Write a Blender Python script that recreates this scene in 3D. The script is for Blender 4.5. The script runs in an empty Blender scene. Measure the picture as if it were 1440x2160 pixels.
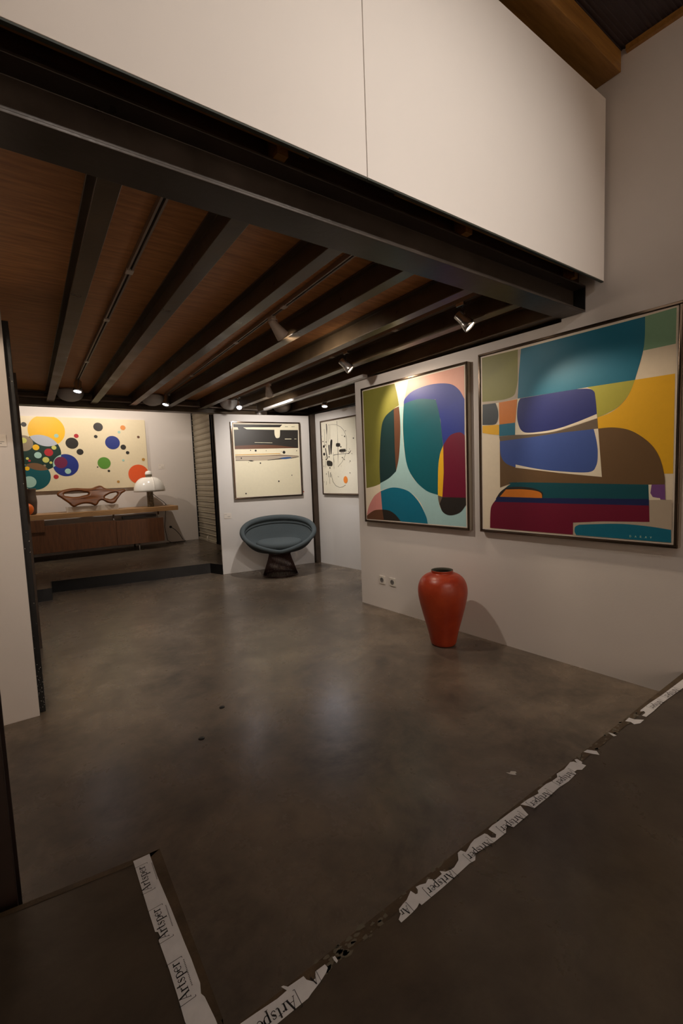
import bpy, math, random
from mathutils import Vector, Matrix

random.seed(7)
scene = bpy.context.scene
COL = scene.collection

# ------------------------------------------------------------------ camera
cam_data = bpy.data.cameras.new('camera')
cam_data.sensor_fit = 'VERTICAL'
cam_data.sensor_height = 36.0
cam_data.sensor_width = 24.0
cam_data.lens = 15.762
cam_data.clip_start = 0.02
cam = bpy.data.objects.new('camera', cam_data)
COL.objects.link(cam)
cam.matrix_world = Matrix(((0.8187507, 0.0792666, -0.5686511, 0.0000), (-0.5728859, 0.0471219, -0.8182794, 0.0000), (-0.0380663, 0.9957391, 0.0839919, 1.3400), (0, 0, 0, 1)))
scene.camera = cam

# ------------------------------------------------------------------ world and exposure
world = bpy.data.worlds.new('world')
scene.world = world
world.use_nodes = True
world.node_tree.nodes['Background'].inputs[0].default_value = (1.0, 0.9, 0.8, 1)
world.node_tree.nodes['Background'].inputs[1].default_value = 0.02
scene.view_settings.view_transform = 'Standard'
scene.view_settings.look = 'None'
scene.view_settings.gamma = 1.0
scene.view_settings.use_curve_mapping = False
scene.view_settings.exposure = -0.38

# colours of the room's lamps and how strong they are (watts)
WARM = (1.0, 0.80, 0.60)
SOFT = (1.0, 0.87, 0.74)
REAR_FILL = (1.0, 0.81, 0.65)  # tint of the spots added to bounce off the rear wall
PALE = (1.0, 0.92, 0.84)
COOL = (0.86, 0.88, 1.0)
HALL_W = 150.0
ROOM_W = 42.0
BACK_W = 74.0

# ------------------------------------------------------------------ data traced from the place (metres / unit squares)
ART_RIGHT = [
("stone",[(0.2407,0.9952),(0.2623,0.9934),(0.2406,0.732),(0.1166,0.7273),(0.002,0.7318),(0.0023,0.7488),(0.1068,0.7411),(0.2036,0.7501),(0.2224,0.7713)]),
("olive",[(0.0031,0.9993),(0.2407,0.9952),(0.2395,0.8321),(0.2299,0.7861,1),(0.213,0.7528,1),(0.1607,0.7401,1),(0.0868,0.7414,1),(0.0022,0.7471)]),
("sage",[(0.8762,0.9958),(0.9979,0.9994),(0.9978,0.8508),(0.8715,0.8498),(0.8754,0.8992,1)]),
("yellow",[(0.8386,0.7287),(0.9977,0.7273),(0.9993,0.3039),(0.9643,0.3044),(0.9447,0.377,1),(0.903,0.4435,1),(0.8297,0.5014,1),(0.7529,0.5251,1),(0.6761,0.5274),(0.6728,0.5806),(0.7257,0.5938,1),(0.7713,0.6193,1),(0.8118,0.6647,1)]),
("teal",[(0.2605,0.9938),(0.8762,0.9951),(0.8765,0.9052,1),(0.8682,0.8379,1),(0.8386,0.7287),(0.5702,0.7309),(0.2387,0.7323),(0.2461,0.8624)]),
("moss",[(0.621,0.7313),(0.8386,0.7287),(0.8149,0.6708,1),(0.7712,0.6206,1),(0.719,0.5946,1),(0.6728,0.5813),(0.6652,0.662),(0.6565,0.7048),(0.6424,0.7188)]),
("white",[(0.2387,0.7339),(0.2206,0.5367),(0.329,0.531,1),(0.4468,0.5333,1),(0.5561,0.5543,1),(0.6722,0.5779),(0.6692,0.5991),(0.3975,0.6079)]),
("navy",[(0.2543,0.7309),(0.3977,0.7309),(0.5702,0.7309),(0.6282,0.7232,1),(0.6551,0.7065,1),(0.6623,0.6763,1),(0.6699,0.5976),(0.556,0.5652,1),(0.4468,0.5439,1),(0.3115,0.5403,1),(0.2622,0.5565,1),(0.2396,0.6011,1),(0.2344,0.6498,1),(0.2404,0.705,1)]),
("orange",[(0.1166,0.7273),(0.2359,0.7295),(0.223,0.6045),(0.1181,0.6035)]),
("slate",[(0.0041,0.7315),(0.0947,0.7278),(0.1092,0.6894,1),(0.1117,0.6475,1),(0.1003,0.6154,1),(0.0749,0.607,1),(0.0022,0.6133)]),
("yellow",[(0.0021,0.6081),(0.1171,0.6036),(0.1174,0.5452),(0.064,0.553,1),(0.0015,0.5668)]),
("teal",[(0.1181,0.6035),(0.2211,0.603),(0.2206,0.5367),(0.1174,0.5385)]),
("taupe",[(0.1173,0.5368),(0.2205,0.5359),(0.329,0.5302,1),(0.4468,0.5318,1),(0.5561,0.5514,1),(0.6722,0.5765),(0.6761,0.5274),(0.4789,0.5245),(0.3114,0.5151),(0.122,0.5089)]),
("brown",[(0.6761,0.5274),(0.7529,0.5251,1),(0.8297,0.5014,1),(0.903,0.4435,1),(0.9447,0.377,1),(0.9662,0.2935,1),(0.9686,0.2571),(0.915,0.2569),(0.2372,0.274),(0.1704,0.2599,1),(0.1209,0.2445),(0.121,0.5089),(0.3111,0.4598),(0.5565,0.445)]),
("white",[(0.6551,0.5272),(0.6775,0.5272),(0.6975,0.2949),(0.4792,0.3199),(0.2219,0.3556),(0.2221,0.3769),(0.3973,0.416),(0.63,0.4762)]),
("blue",[(0.122,0.5089),(0.3114,0.5151),(0.4789,0.5245),(0.6565,0.527),(0.671,0.4662,1),(0.6771,0.4096,1),(0.6699,0.3499,1),(0.6311,0.3194,1),(0.4792,0.3282,1),(0.3545,0.3449,1),(0.2239,0.3727),(0.2238,0.3571),(0.1619,0.3814,1),(0.128,0.4288,1)]),
("violet",[(0.9162,0.2569),(0.9686,0.2571),(0.9721,0.1912),(0.9522,0.1906),(0.9509,0.1971),(0.9219,0.2015,1),(0.9116,0.219,1)]),
("white",[(0.9032,0.2569),(0.9162,0.2569),(0.9116,0.219),(0.9219,0.2015),(0.9515,0.1958),(0.9522,0.1893),(0.9062,0.1879)]),
("deepteal",[(0.1605,0.2448),(0.1898,0.2625,1),(0.2465,0.2732,1),(0.9032,0.2569),(0.9061,0.1926),(0.3884,0.1881),(0.31,0.22)]),
("black",[(0.0898,0.1779),(0.1206,0.2172,1),(0.1605,0.2448),(0.2464,0.2486,1),(0.3279,0.2411,1),(0.38,0.2226,1),(0.391,0.2094),(0.3867,0.1872),(0.2178,0.1854)]),
("orange",[(0.1173,0.1898),(0.1604,0.233),(0.2555,0.2347,1),(0.3366,0.2284,1),(0.3782,0.2147,1),(0.385,0.1872)]),
("night",[(0.0793,0.1595),(0.1052,0.1912),(0.3867,0.188),(0.9061,0.1926),(0.9072,0.1629)]),
("maroon",[(0.0491,0.0055),(0.0512,0.0761,1),(0.0582,0.1291,1),(0.0793,0.1612),(0.4795,0.1612),(0.9072,0.1629),(0.9108,0.0891),(0.7037,0.0806),(0.5559,0.0663),(0.5546,0.0036)]),
("stone",[(0.5567,0.0649),(0.7037,0.0799),(0.9108,0.0884),(0.9074,0.188),(0.9978,0.1907),(0.9994,0.0038),(0.5569,0.0015)]),
("teal",[(0.5886,0.0574),(0.7714,0.0726,1),(0.8974,0.0695,1),(0.9977,0.0591),(0.9988,0.0025),(0.5737,0.003),(0.5638,0.0217,1),(0.5675,0.0446,1)])]
ART_LEFT = [
("aqua",[(0.4019,0.8348),(0.4529,0.8324),(0.4366,0.6627,1),(0.4665,0.4363,1),(0.5602,0.289,1),(0.7641,0.2044),(0.7834,0.1119,1),(0.8668,0.0684,1),(0.9978,0.1378),(1.0,0.0),(0.6575,0.0),(0.6032,0.137,1),(0.4717,0.2278,1),(0.3154,0.2505,1),(0.1768,0.2274),(0.1734,0.2835),(0.3564,0.3688),(0.409,0.613)]),
("cream",[(0.3651,0.9984),(0.5073,0.9963),(0.4629,0.8651),(0.454,0.828),(0.4043,0.8301)]),  # aqua band's top, warm white of its lamp put into the colour
("olive",[(0.0,1.0),(0.3651,0.9984),(0.3885,0.9273,1),(0.4072,0.8384),(0.338,0.8167,1),(0.2473,0.7695,1),(0.2041,0.6833,1),(0.1763,0.4461,1),(0.1747,0.2788),(0.1015,0.2595,1),(0.0059,0.2461)]),
("ink",[(0.4069,0.8324),(0.338,0.8167,1),(0.2473,0.7695,1),(0.2041,0.6833,1),(0.1749,0.4462,1),(0.1749,0.2835),(0.277,0.3202,1),(0.3564,0.3688),(0.3602,0.7046)]),
("umber",[(0.3514,0.8186),(0.4057,0.8326),(0.4148,0.7339,1),(0.4103,0.6129,1),(0.3904,0.4653,1),(0.3564,0.3688),(0.3493,0.529)]),
("pink",[(0.5073,0.9963),(1,1.0),(0.9989,0.7983),(0.9542,0.8643,1),(0.876,0.9116,1),(0.7181,0.9331,1),(0.5568,0.9184,1),(0.4628,0.8609)]),
("royal",[(0.4558,0.8406),(0.4696,0.8769,1),(0.5568,0.9184,1),(0.7181,0.9331,1),(0.876,0.9116,1),(0.9542,0.8643,1),(0.9989,0.7983),(0.9965,0.5743),(0.9585,0.5977,1),(0.8786,0.585,1),(0.8182,0.5253),(0.7982,0.6936),(0.7589,0.8305)]),
("sea",[(0.4558,0.8406),(0.5304,0.8516,1),(0.6254,0.8532,1),(0.76,0.8287),(0.7933,0.7098,1),(0.8172,0.5254),(0.787,0.4653,1),(0.7699,0.3458,1),(0.764,0.2004),(0.6528,0.2309,1),(0.5367,0.3146,1),(0.4665,0.4363,1),(0.4417,0.6623,1)]),
("maroon",[(0.8182,0.5253),(0.8786,0.585,1),(0.9585,0.5977,1),(0.9975,0.5743),(0.9996,0.1836),(0.8014,0.1877),(0.818,0.3452)]),
("yellow",[(0.8182,0.5238),(0.818,0.3452),(0.8024,0.1877),(0.7628,0.1979),(0.7708,0.3779,1),(0.7893,0.4691,1)]),
("black",[(0.8024,0.1869),(0.9996,0.1851),(0.9997,0.1394),(0.9481,0.089,1),(0.8668,0.0677,1),(0.8042,0.0872,1),(0.7754,0.1375)]),
("taupe",[(0.7639,0.1971),(0.8035,0.1877),(0.7754,0.1375),(0.7664,0.168,1)]),
("teal",[(0.1795,0.2228),(0.3154,0.2505,1),(0.4717,0.2278,1),(0.5799,0.1531,1),(0.6476,0.0549,1),(0.6644,0.0005),(0.3887,0.002),(0.3078,0.0612),(0.1891,0.0809)]),
("rose",[(0.1795,0.2228),(0.0979,0.1814,1),(0.03,0.1021,1),(0,0.0294),(0.0928,0.0713,1),(0.1906,0.0819)]),
("umber",[(0,0.0265),(0.0928,0.0713,1),(0.1906,0.0819),(0.2044,0.0011),(0.0,0)]),
("black",[(0.1906,0.0819),(0.267,0.0774,1),(0.3346,0.0509,1),(0.3953,0.0025),(0.2044,0.0021)])]
ART_HORIZON = [
("ink2",[(0.0079,0.991),(0.748,0.9929),(0.7068,0.9561),(0.1725,0.9499),(0.0098,0.9507)]),
("ink2",[(0.0673,0.9542),(0.143,0.9537),(0.2014,0.9225),(0.0787,0.9203)]),
("ink2",[(0.0103,0.9166),(0.1972,0.924),(0.6191,0.9199),(0.6205,0.8523,1),(0.64,0.8078,1),(0.6814,0.807,1),(0.7008,0.8337,1),(0.7083,0.9176),(0.9953,0.9185),(0.9866,0.6622),(0.0092,0.6533)]),
("umber",[(0.0116,0.6992),(0.2929,0.7092,1),(0.5139,0.7097,1),(0.6961,0.6981,1),(0.9866,0.663),(0.0092,0.6533)]),
("cream2",[(0.3073,0.746),(0.5783,0.7407),(0.5781,0.7358),(0.3071,0.7412)]),
("cream2",[(0.7786,0.7958),(0.8826,0.7962),(0.8823,0.787),(0.7783,0.7867)]),
("cream2",[(0.9313,0.7955),(0.964,0.7944),(0.9638,0.7886),(0.9311,0.7888)]),
("ink2",[(0.7892,0.9671),(0.8363,0.9678),(0.8361,0.9628),(0.789,0.9613)]),
("ink2",[(0.8932,0.9672),(0.9458,0.9672),(0.9457,0.963),(0.893,0.9613)]),
("ochre",[(0.0099,0.5801),(0.697,0.5913),(0.6967,0.5822),(0.0095,0.57)]),
("umber",[(0.0108,0.5583),(0.5089,0.5646),(0.6917,0.5699),(0.9895,0.5503),(0.9894,0.5453),(0.6913,0.56),(0.0105,0.5513)]),
("stone",[(0.0105,0.5513),(0.6913,0.56),(0.9893,0.5436),(0.9261,0.5294),(0.7833,0.5212),(0.6618,0.5091),(0.4885,0.495),(0.2853,0.4926),(0.0137,0.5007)]),
("denim",[(0.676,0.5189),(0.7462,0.532,1),(0.8215,0.5361,1),(0.864,0.5311),(0.8702,0.5169),(0.8206,0.5112,1),(0.7453,0.5072,1)]),
("black",[(0.0122,0.5046),(0.1908,0.5009),(0.2423,0.5007),(0.2853,0.4926),(0.259,0.4848),(0.2331,0.4849),(0.1907,0.4977),(0.0119,0.4984)]),
("black",[(0.4886,0.4991),(0.6806,0.5189),(0.736,0.5089),(0.4884,0.4934)]),
("black",[(0.8637,0.5236),(0.9892,0.5402),(0.989,0.5335),(0.8634,0.5136)])]
DOTS_HORIZON = [('black',0.2402,0.6371,0.0078,0.0071),('black',0.3163,0.6321,0.0148,0.0144),('black',0.4752,0.6292,0.0054,0.0048),('black',0.7533,0.6039,0.0225,0.0215),('black',0.9582,0.6233,0.0068,0.0067),('black',0.0968,0.5318,0.0093,0.0102),('black',0.3777,0.4577,0.0106,0.0104),('black',0.6491,0.1955,0.0111,0.0107),('black',0.8628,0.2741,0.0076,0.0075),('black',0.1363,0.0453,0.0102,0.0103),('black',0.7137,0.6161,0.0037,0.0041),('black',0.2026,0.4724,0.0034,0.0047)]
ART_LINES = [
("black",[(0.1472,0.9769),(0.1718,0.9758),(0.1792,0.9009),(0.1618,0.8232),(0.1514,0.8301),(0.1503,0.9156)]),
("black",[(0.4776,0.9901),(0.4878,0.9891),(0.4885,0.5624),(0.465,0.3695),(0.4732,0.5633),(0.4859,0.8567)]),
("black",[(0.2876,0.7473,1),(0.3165,0.744,1),(0.3257,0.7266,1),(0.3082,0.6439,1),(0.2811,0.5405),(0.2574,0.5447),(0.2499,0.6475,1),(0.2613,0.719,1)]),
("black",[(0.201,0.6747,1),(0.2283,0.6778,1),(0.2354,0.6665,1),(0.2329,0.5399),(0.2096,0.535),(0.197,0.6265,1)]),
("black",[(0.0883,0.6359),(0.1159,0.6361),(0.1611,0.4888),(0.1508,0.4802),(0.138,0.4899)]),
("black",[(0.4593,0.6896,1),(0.529,0.6849,1),(0.5509,0.6759,1),(0.5513,0.6496,1),(0.5314,0.6374,1),(0.4489,0.6413,1),(0.4281,0.6544,1),(0.4328,0.6807,1)]),
("black",[(0.5473,0.6002,1),(0.6714,0.5999,1),(0.7004,0.5959,1),(0.7066,0.5823,1),(0.6976,0.5616,1),(0.5942,0.5614,1),(0.5256,0.5663,1),(0.5182,0.5843,1)]),
("black",[(0.142,0.4562,1),(0.2232,0.4559,1),(0.2885,0.4383,1),(0.3052,0.4167,1),(0.2945,0.3823,1),(0.2435,0.3769,1),(0.1496,0.3848,1),(0.1255,0.4234,1)]),
("black",[(0.3452,0.5331),(0.4916,0.5388,1),(0.7392,0.5364,1),(0.7938,0.5433),(0.8555,0.5739),(0.8588,0.5709),(0.8049,0.5342,1),(0.7806,0.5286,1),(0.7388,0.5307,1),(0.4911,0.5329,1),(0.3484,0.5246)]),
("black",[(0.5587,0.5558),(0.6674,0.55),(0.6669,0.5448),(0.5583,0.5505)]),
("black",[(0.1597,0.3099),(0.1705,0.3096),(0.1835,0.2215),(0.1713,0.2217)]),
("black",[(0.2229,0.2901),(0.2389,0.2897),(0.2385,0.2206),(0.2225,0.2209)]),
("grey",[(0.2606,0.2622),(0.2712,0.262),(0.2765,0.214),(0.305,0.1598),(0.3789,0.1057),(0.4919,0.0787),(0.5803,0.0872),(0.6624,0.1128),(0.6743,0.1087),(0.5861,0.0814),(0.4914,0.0729),(0.372,0.0998),(0.2916,0.1569),(0.2667,0.2081)]),
("grey",[(0.2107,0.9527),(0.3443,0.9512),(0.4731,0.9357),(0.5964,0.894),(0.6787,0.8404),(0.7277,0.7674),(0.7393,0.6863),(0.725,0.5842),(0.7334,0.5837),(0.7477,0.6858),(0.7361,0.7668),(0.6875,0.8426),(0.603,0.898),(0.4735,0.9404),(0.3447,0.9554),(0.211,0.9563)]),
("grey",[(0.725,0.5842),(0.6891,0.5172),(0.5829,0.4237),(0.4782,0.375),(0.4642,0.3607),(0.4704,0.3576),(0.4907,0.3734),(0.5927,0.4222),(0.6976,0.5168),(0.7334,0.5837)]),
("grey",[(0.3386,0.5645),(0.3464,0.5641),(0.3491,0.3436),(0.3408,0.3379)]),
("grey",[(0.2669,0.9476),(0.2735,0.947),(0.2616,0.7552),(0.2549,0.7556)]),
("grey",[(0.2053,0.9532),(0.2121,0.9526),(0.2051,0.7229),(0.1983,0.7234)]),
("grey",[(0.0835,0.9092),(0.0904,0.9086),(0.1064,0.8521),(0.0842,0.6699),(0.0773,0.6703),(0.0982,0.8527)]),
("grey",[(0.0902,0.4614),(0.0985,0.4611),(0.0999,0.3633),(0.0903,0.3636)]),
("grey",[(0.1965,0.2153),(0.2032,0.2152),(0.2069,0.1307),(0.1988,0.1307)]),
("grey",[(0.0987,0.1681),(0.1041,0.168),(0.0941,0.1133),(0.0858,0.1133)]),
("grey",[(0.1563,0.8237),(0.1631,0.8231),(0.152,0.6413),(0.1452,0.6417)]),
("grey",[(0.3356,0.5289),(0.3409,0.5286),(0.3664,0.4263),(0.3599,0.4265)]),
("grey",[(0.4513,0.2346),(0.491,0.2222),(0.4881,0.2175),(0.4484,0.23)])]
DOTS_LINES = [('orange2',0.6741,0.1816,0.058,0.0487),('black',0.0601,0.664,0.0304,0.0194),('black',0.0592,0.5547,0.0331,0.0211),('black',0.0381,0.7343,0.0153,0.0097),('black',0.1355,0.7228,0.0136,0.0087),('black',0.1086,0.6806,0.0123,0.0079),('black',0.7262,0.8393,0.0084,0.0057),('black',0.6936,0.7672,0.0158,0.0107),('black',0.9334,0.7291,0.0127,0.0088),('black',0.6223,0.7848,0.0086,0.0058),('black',0.5751,0.6335,0.0162,0.0108),('black',0.7303,0.5753,0.0108,0.0074),('black',0.7891,0.5589,0.0083,0.0057),('black',0.8214,0.5911,0.0071,0.0049),('black',0.8787,0.5275,0.0082,0.0057),('black',0.6078,0.4853,0.0123,0.0083),('black',0.6623,0.4575,0.011,0.0074),('black',0.8239,0.4312,0.0094,0.0065),('black',0.7988,0.4141,0.0047,0.0033),('black',0.5688,0.3731,0.005,0.0033),('black',0.809,0.2749,0.0083,0.0057),('black',0.2117,0.5108,0.0147,0.0095),('black',0.1234,0.4795,0.0177,0.0114),('black',0.2256,0.3551,0.0174,0.0113),('black',0.0379,0.3837,0.0097,0.0062),('black',0.1087,0.2716,0.0096,0.0061),('black',0.0286,0.1578,0.007,0.0044),('black',0.0164,0.4768,0.007,0.0044),('black',0.1121,0.5093,0.0096,0.0061),('black',0.0195,0.8128,0.007,0.0044),('black',-0.0034,0.1261,0.0056,0.0035)]
BUBBLES = [('black',0.03,2.349,0.038),('sun',0.337,2.256,0.263),('mint',0.468,2.172,0.032),('bottle',0.22,1.888,0.296),('taupe2',0.005,2.044,0.129),('lime',0.005,2.09,0.046),('sun',0.166,1.977,0.047),('mint',0.184,1.847,0.052),('crimson',0.338,1.893,0.063),('lime',0.288,1.769,0.048),('lime',0.419,1.973,0.035),('lime',0.356,1.721,0.021),('taupe2',0.265,1.674,0.018),('lime',0.035,1.793,0.021),('crimson',0.06,1.757,0.018),('petrol',0.113,1.497,0.223),('mint',0.034,1.408,0.094),('sun',0.019,1.63,0.034),('ultra',0.57,1.674,0.189),('plum',0.499,1.721,0.097),('mint',0.592,1.57,0.046),('black',0.687,2.049,0.095),('black',0.797,1.9,0.052),('crimson',0.761,2.175,0.035),('crimson',0.412,1.481,0.037),('black',1.108,2.339,0.075),('black',1.059,2.169,0.028),('apricot',1.508,2.336,0.043),('mint',1.439,2.255,0.023),('mint',1.473,1.745,0.02),('ultra',1.319,2.065,0.119),('black',1.49,1.984,0.046),('black',1.555,1.883,0.029),('umber',1.759,2.171,0.023),('ochre2',1.817,1.755,0.027),('leaf',1.157,1.701,0.104),('black',1.048,1.631,0.011),('black',1.223,1.559,0.02),('vermil',1.716,1.486,0.176),('ochre2',1.363,1.359,0.023)]
SIGNATURE = [(0.8316, 0.0179), (0.8536, 0.0179), (0.8758, 0.0186), (0.8971, 0.0186), (0.9174, 0.0185)]
TAPES = {"A":[(2.3161,0.8912),(2.4174,0.8915),(2.5581,0.8871),(2.8274,0.8866),(2.9041,0.8876),(2.7801,0.8486),(2.6576,0.8521),(2.4686,0.8553),(2.3548,0.85),(2.2705,0.8501),(2.2676,0.8668),(2.3038,0.8665),(2.3183,0.8775),(2.2997,0.8866)],
"B":[(2.1595,0.8929),(2.2032,0.8949),(2.2056,0.8743),(2.2356,0.8455),(2.192,0.8442),(2.162,0.8566),(2.1711,0.8745)],
"C":[(2.0062,0.8975),(2.0128,0.8881),(2.0111,0.8646),(1.9961,0.8701)],
"D":[(1.7895,0.8941),(1.8145,0.8927),(1.8355,0.865),(1.8192,0.8455),(1.8039,0.8668)],
"E":[(1.7129,0.8917),(1.7235,0.8869),(1.7208,0.8651),(1.7091,0.8608),(1.7117,0.8455),(1.6737,0.8428),(1.6597,0.8538),(1.6386,0.8544),(1.6353,0.8444),(1.571,0.8398),(1.5134,0.8439),(1.4457,0.8408),(1.3485,0.8403),(1.3437,0.8567),(1.3277,0.8794),(1.3698,0.8782),(1.4263,0.8712),(1.4363,0.8813),(1.4939,0.8823),(1.5229,0.8774),(1.5605,0.877),(1.5769,0.8889),(1.6239,0.8851),(1.6843,0.8938),(1.6973,0.8869),(1.7,0.8747)],
"F":[(1.2629,0.8791),(1.3001,0.8778),(1.3223,0.8758),(1.3138,0.8571),(1.3061,0.836),(1.2206,0.834),(1.2103,0.851),(1.1932,0.8438),(1.1811,0.8354),(1.1145,0.8353),(1.0969,0.8446),(1.1033,0.8373),(1.0365,0.8441),(1.0318,0.8378),(1.0185,0.8285),(0.9956,0.8316),(0.9746,0.8305),(0.9336,0.8283),(0.8726,0.8256),(0.8195,0.8249),(0.7886,0.8247),(0.7883,0.8327),(0.7749,0.8274),(0.7563,0.8249),(0.7309,0.8232),(0.7124,0.8227),(0.7122,0.8324),(0.7281,0.8413),(0.727,0.8458),(0.7324,0.8531),(0.7492,0.857),(0.7665,0.8597),(0.794,0.8727),(0.7984,0.857),(0.804,0.8555),(0.8125,0.8628),(0.814,0.8729),(0.8286,0.8703),(0.845,0.8636),(0.86,0.8696),(0.8748,0.8553),(0.9038,0.8569),(0.906,0.8674),(0.9177,0.8555),(0.9341,0.8506),(0.9491,0.8499),(0.9788,0.8588),(0.9973,0.8774),(1.0117,0.8782),(1.0188,0.8643),(1.0286,0.8669),(1.0572,0.8761),(1.0785,0.8796),(1.1239,0.8749),(1.1276,0.8678),(1.127,0.851),(1.1377,0.8427),(1.1503,0.8503),(1.1482,0.8784),(1.1716,0.8808),(1.1882,0.8796)],
"H":[(0.286,0.8685),(0.3211,0.8664),(0.3715,0.8624),(0.3966,0.8641),(0.3889,0.8788),(0.3945,0.8777),(0.4022,0.8689),(0.4421,0.8667),(0.444,0.856),(0.4543,0.8437),(0.4633,0.8477),(0.47,0.8585),(0.4966,0.858),(0.498,0.8472),(0.489,0.8411),(0.467,0.8327),(0.4402,0.8257),(0.4283,0.8216),(0.3503,0.8207),(0.301,0.8218),(0.2364,0.8697)],
"I":[(0.5204,0.8601),(0.5266,0.8589),(0.5263,0.8457),(0.521,0.843),(0.519,0.8528)],
"L":[(0.1772,1.4656),(0.2246,1.4641),(0.2255,1.3648),(0.229,1.2964),(0.2323,1.2334),(0.2363,1.1147),(0.2387,1.0672),(0.2396,1.0002),(0.2343,0.9774),(0.239,0.9659),(0.2443,0.9104),(0.2453,0.8829),(0.1909,0.9232),(0.1888,0.9462),(0.1891,0.9991),(0.188,1.0734),(0.1838,1.1616),(0.1897,1.1699),(0.1876,1.187),(0.1815,1.1916),(0.1798,1.2759)]}
WORDS = [(1.6421,0.8612,1.5187,0.86),(1.47,0.855,1.3455,0.8579),(1.2937,0.8505,1.1712,0.8541),(1.1178,0.8474,1.0006,0.8487),(0.9371,0.8422,0.8224,0.8443),(0.7614,0.8414,0.6623,0.8427),(0.4122,0.8393,0.2885,0.8422),(0.4721,0.8459,0.3834,0.8507),(2.689,0.8681,2.534,0.8729),(2.4931,0.8676,2.365,0.8718),(0.1961,1.323,0.1963,1.4363),(0.203,1.1497,0.2008,1.2645),(0.2083,0.9769,0.2056,1.0897)]

# ------------------------------------------------------------------ materials
def srgb(r, g, b):
    def f(c):
        c /= 255.0
        return c / 12.92 if c <= 0.04045 else ((c + 0.055) / 1.055) ** 2.4
    return (f(r), f(g), f(b), 1.0)

MATS = {}
def mat(name, rgb, rough=0.5, metal=0.0, var=0.0, scale=8.0, bump=0.0, bscale=60.0, rgb2=None, stretch=(1, 1, 1), spec=0.5, rvar=0.0, detail=4.0, coords='Object'):
    if name in MATS:
        return MATS[name]
    m = bpy.data.materials.new(name)
    m.use_nodes = True
    nt = m.node_tree
    b = nt.nodes['Principled BSDF']
    b.inputs['Base Color'].default_value = srgb(*rgb)
    b.inputs['Roughness'].default_value = rough
    b.inputs['Metallic'].default_value = metal
    b.inputs['Specular IOR Level'].default_value = spec
    if var or rgb2 or bump or rvar:
        tc = nt.nodes.new('ShaderNodeTexCoord')
        mp = nt.nodes.new('ShaderNodeMapping')
        mp.inputs['Scale'].default_value = stretch
        nt.links.new(tc.outputs[coords], mp.inputs['Vector'])
    if var or rgb2 or rvar:
        n = nt.nodes.new('ShaderNodeTexNoise')
        n.inputs['Scale'].default_value = scale
        n.inputs['Detail'].default_value = detail
        n.inputs['Roughness'].default_value = 0.62
        nt.links.new(mp.outputs['Vector'], n.inputs['Vector'])
    if var or rgb2:
        r = nt.nodes.new('ShaderNodeValToRGB')
        c = srgb(*rgb)
        if rgb2:
            c2 = srgb(*rgb2)
        else:
            c2 = tuple(x * (1 - var) for x in c[:3]) + (1,)
        r.color_ramp.elements[0].position = 0.3
        r.color_ramp.elements[1].position = 0.7
        r.color_ramp.elements[0].color = c2
        r.color_ramp.elements[1].color = c
        nt.links.new(n.outputs['Fac'], r.inputs['Fac'])
        nt.links.new(r.outputs['Color'], b.inputs['Base Color'])
    if rvar:
        mr = nt.nodes.new('ShaderNodeMapRange')
        mr.inputs['To Min'].default_value = max(0.02, rough - rvar)
        mr.inputs['To Max'].default_value = min(1.0, rough + rvar)
        mr.inputs['From Min'].default_value = 0.3
        mr.inputs['From Max'].default_value = 0.7
        nt.links.new(n.outputs['Fac'], mr.inputs['Value'])
        nt.links.new(mr.outputs['Result'], b.inputs['Roughness'])
    if bump:
        nb = nt.nodes.new('ShaderNodeTexNoise')
        nb.inputs['Scale'].default_value = bscale
        nb.inputs['Detail'].default_value = 3.0
        nt.links.new(mp.outputs['Vector'], nb.inputs['Vector'])
        bp = nt.nodes.new('ShaderNodeBump')
        bp.inputs['Strength'].default_value = bump
        bp.inputs['Distance'].default_value = 0.01
        nt.links.new(nb.outputs['Fac'], bp.inputs['Height'])
        nt.links.new(bp.outputs['Normal'], b.inputs['Normal'])
    MATS[name] = m
    return m

def emit(name, rgb, strength):
    if name in MATS:
        return MATS[name]
    m = bpy.data.materials.new(name)
    m.use_nodes = True
    b = m.node_tree.nodes['Principled BSDF']
    b.inputs['Base Color'].default_value = (0.8, 0.8, 0.8, 1)
    b.inputs['Emission Color'].default_value = tuple(rgb) + (1,)
    b.inputs['Emission Strength'].default_value = strength
    MATS[name] = m
    return m

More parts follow.
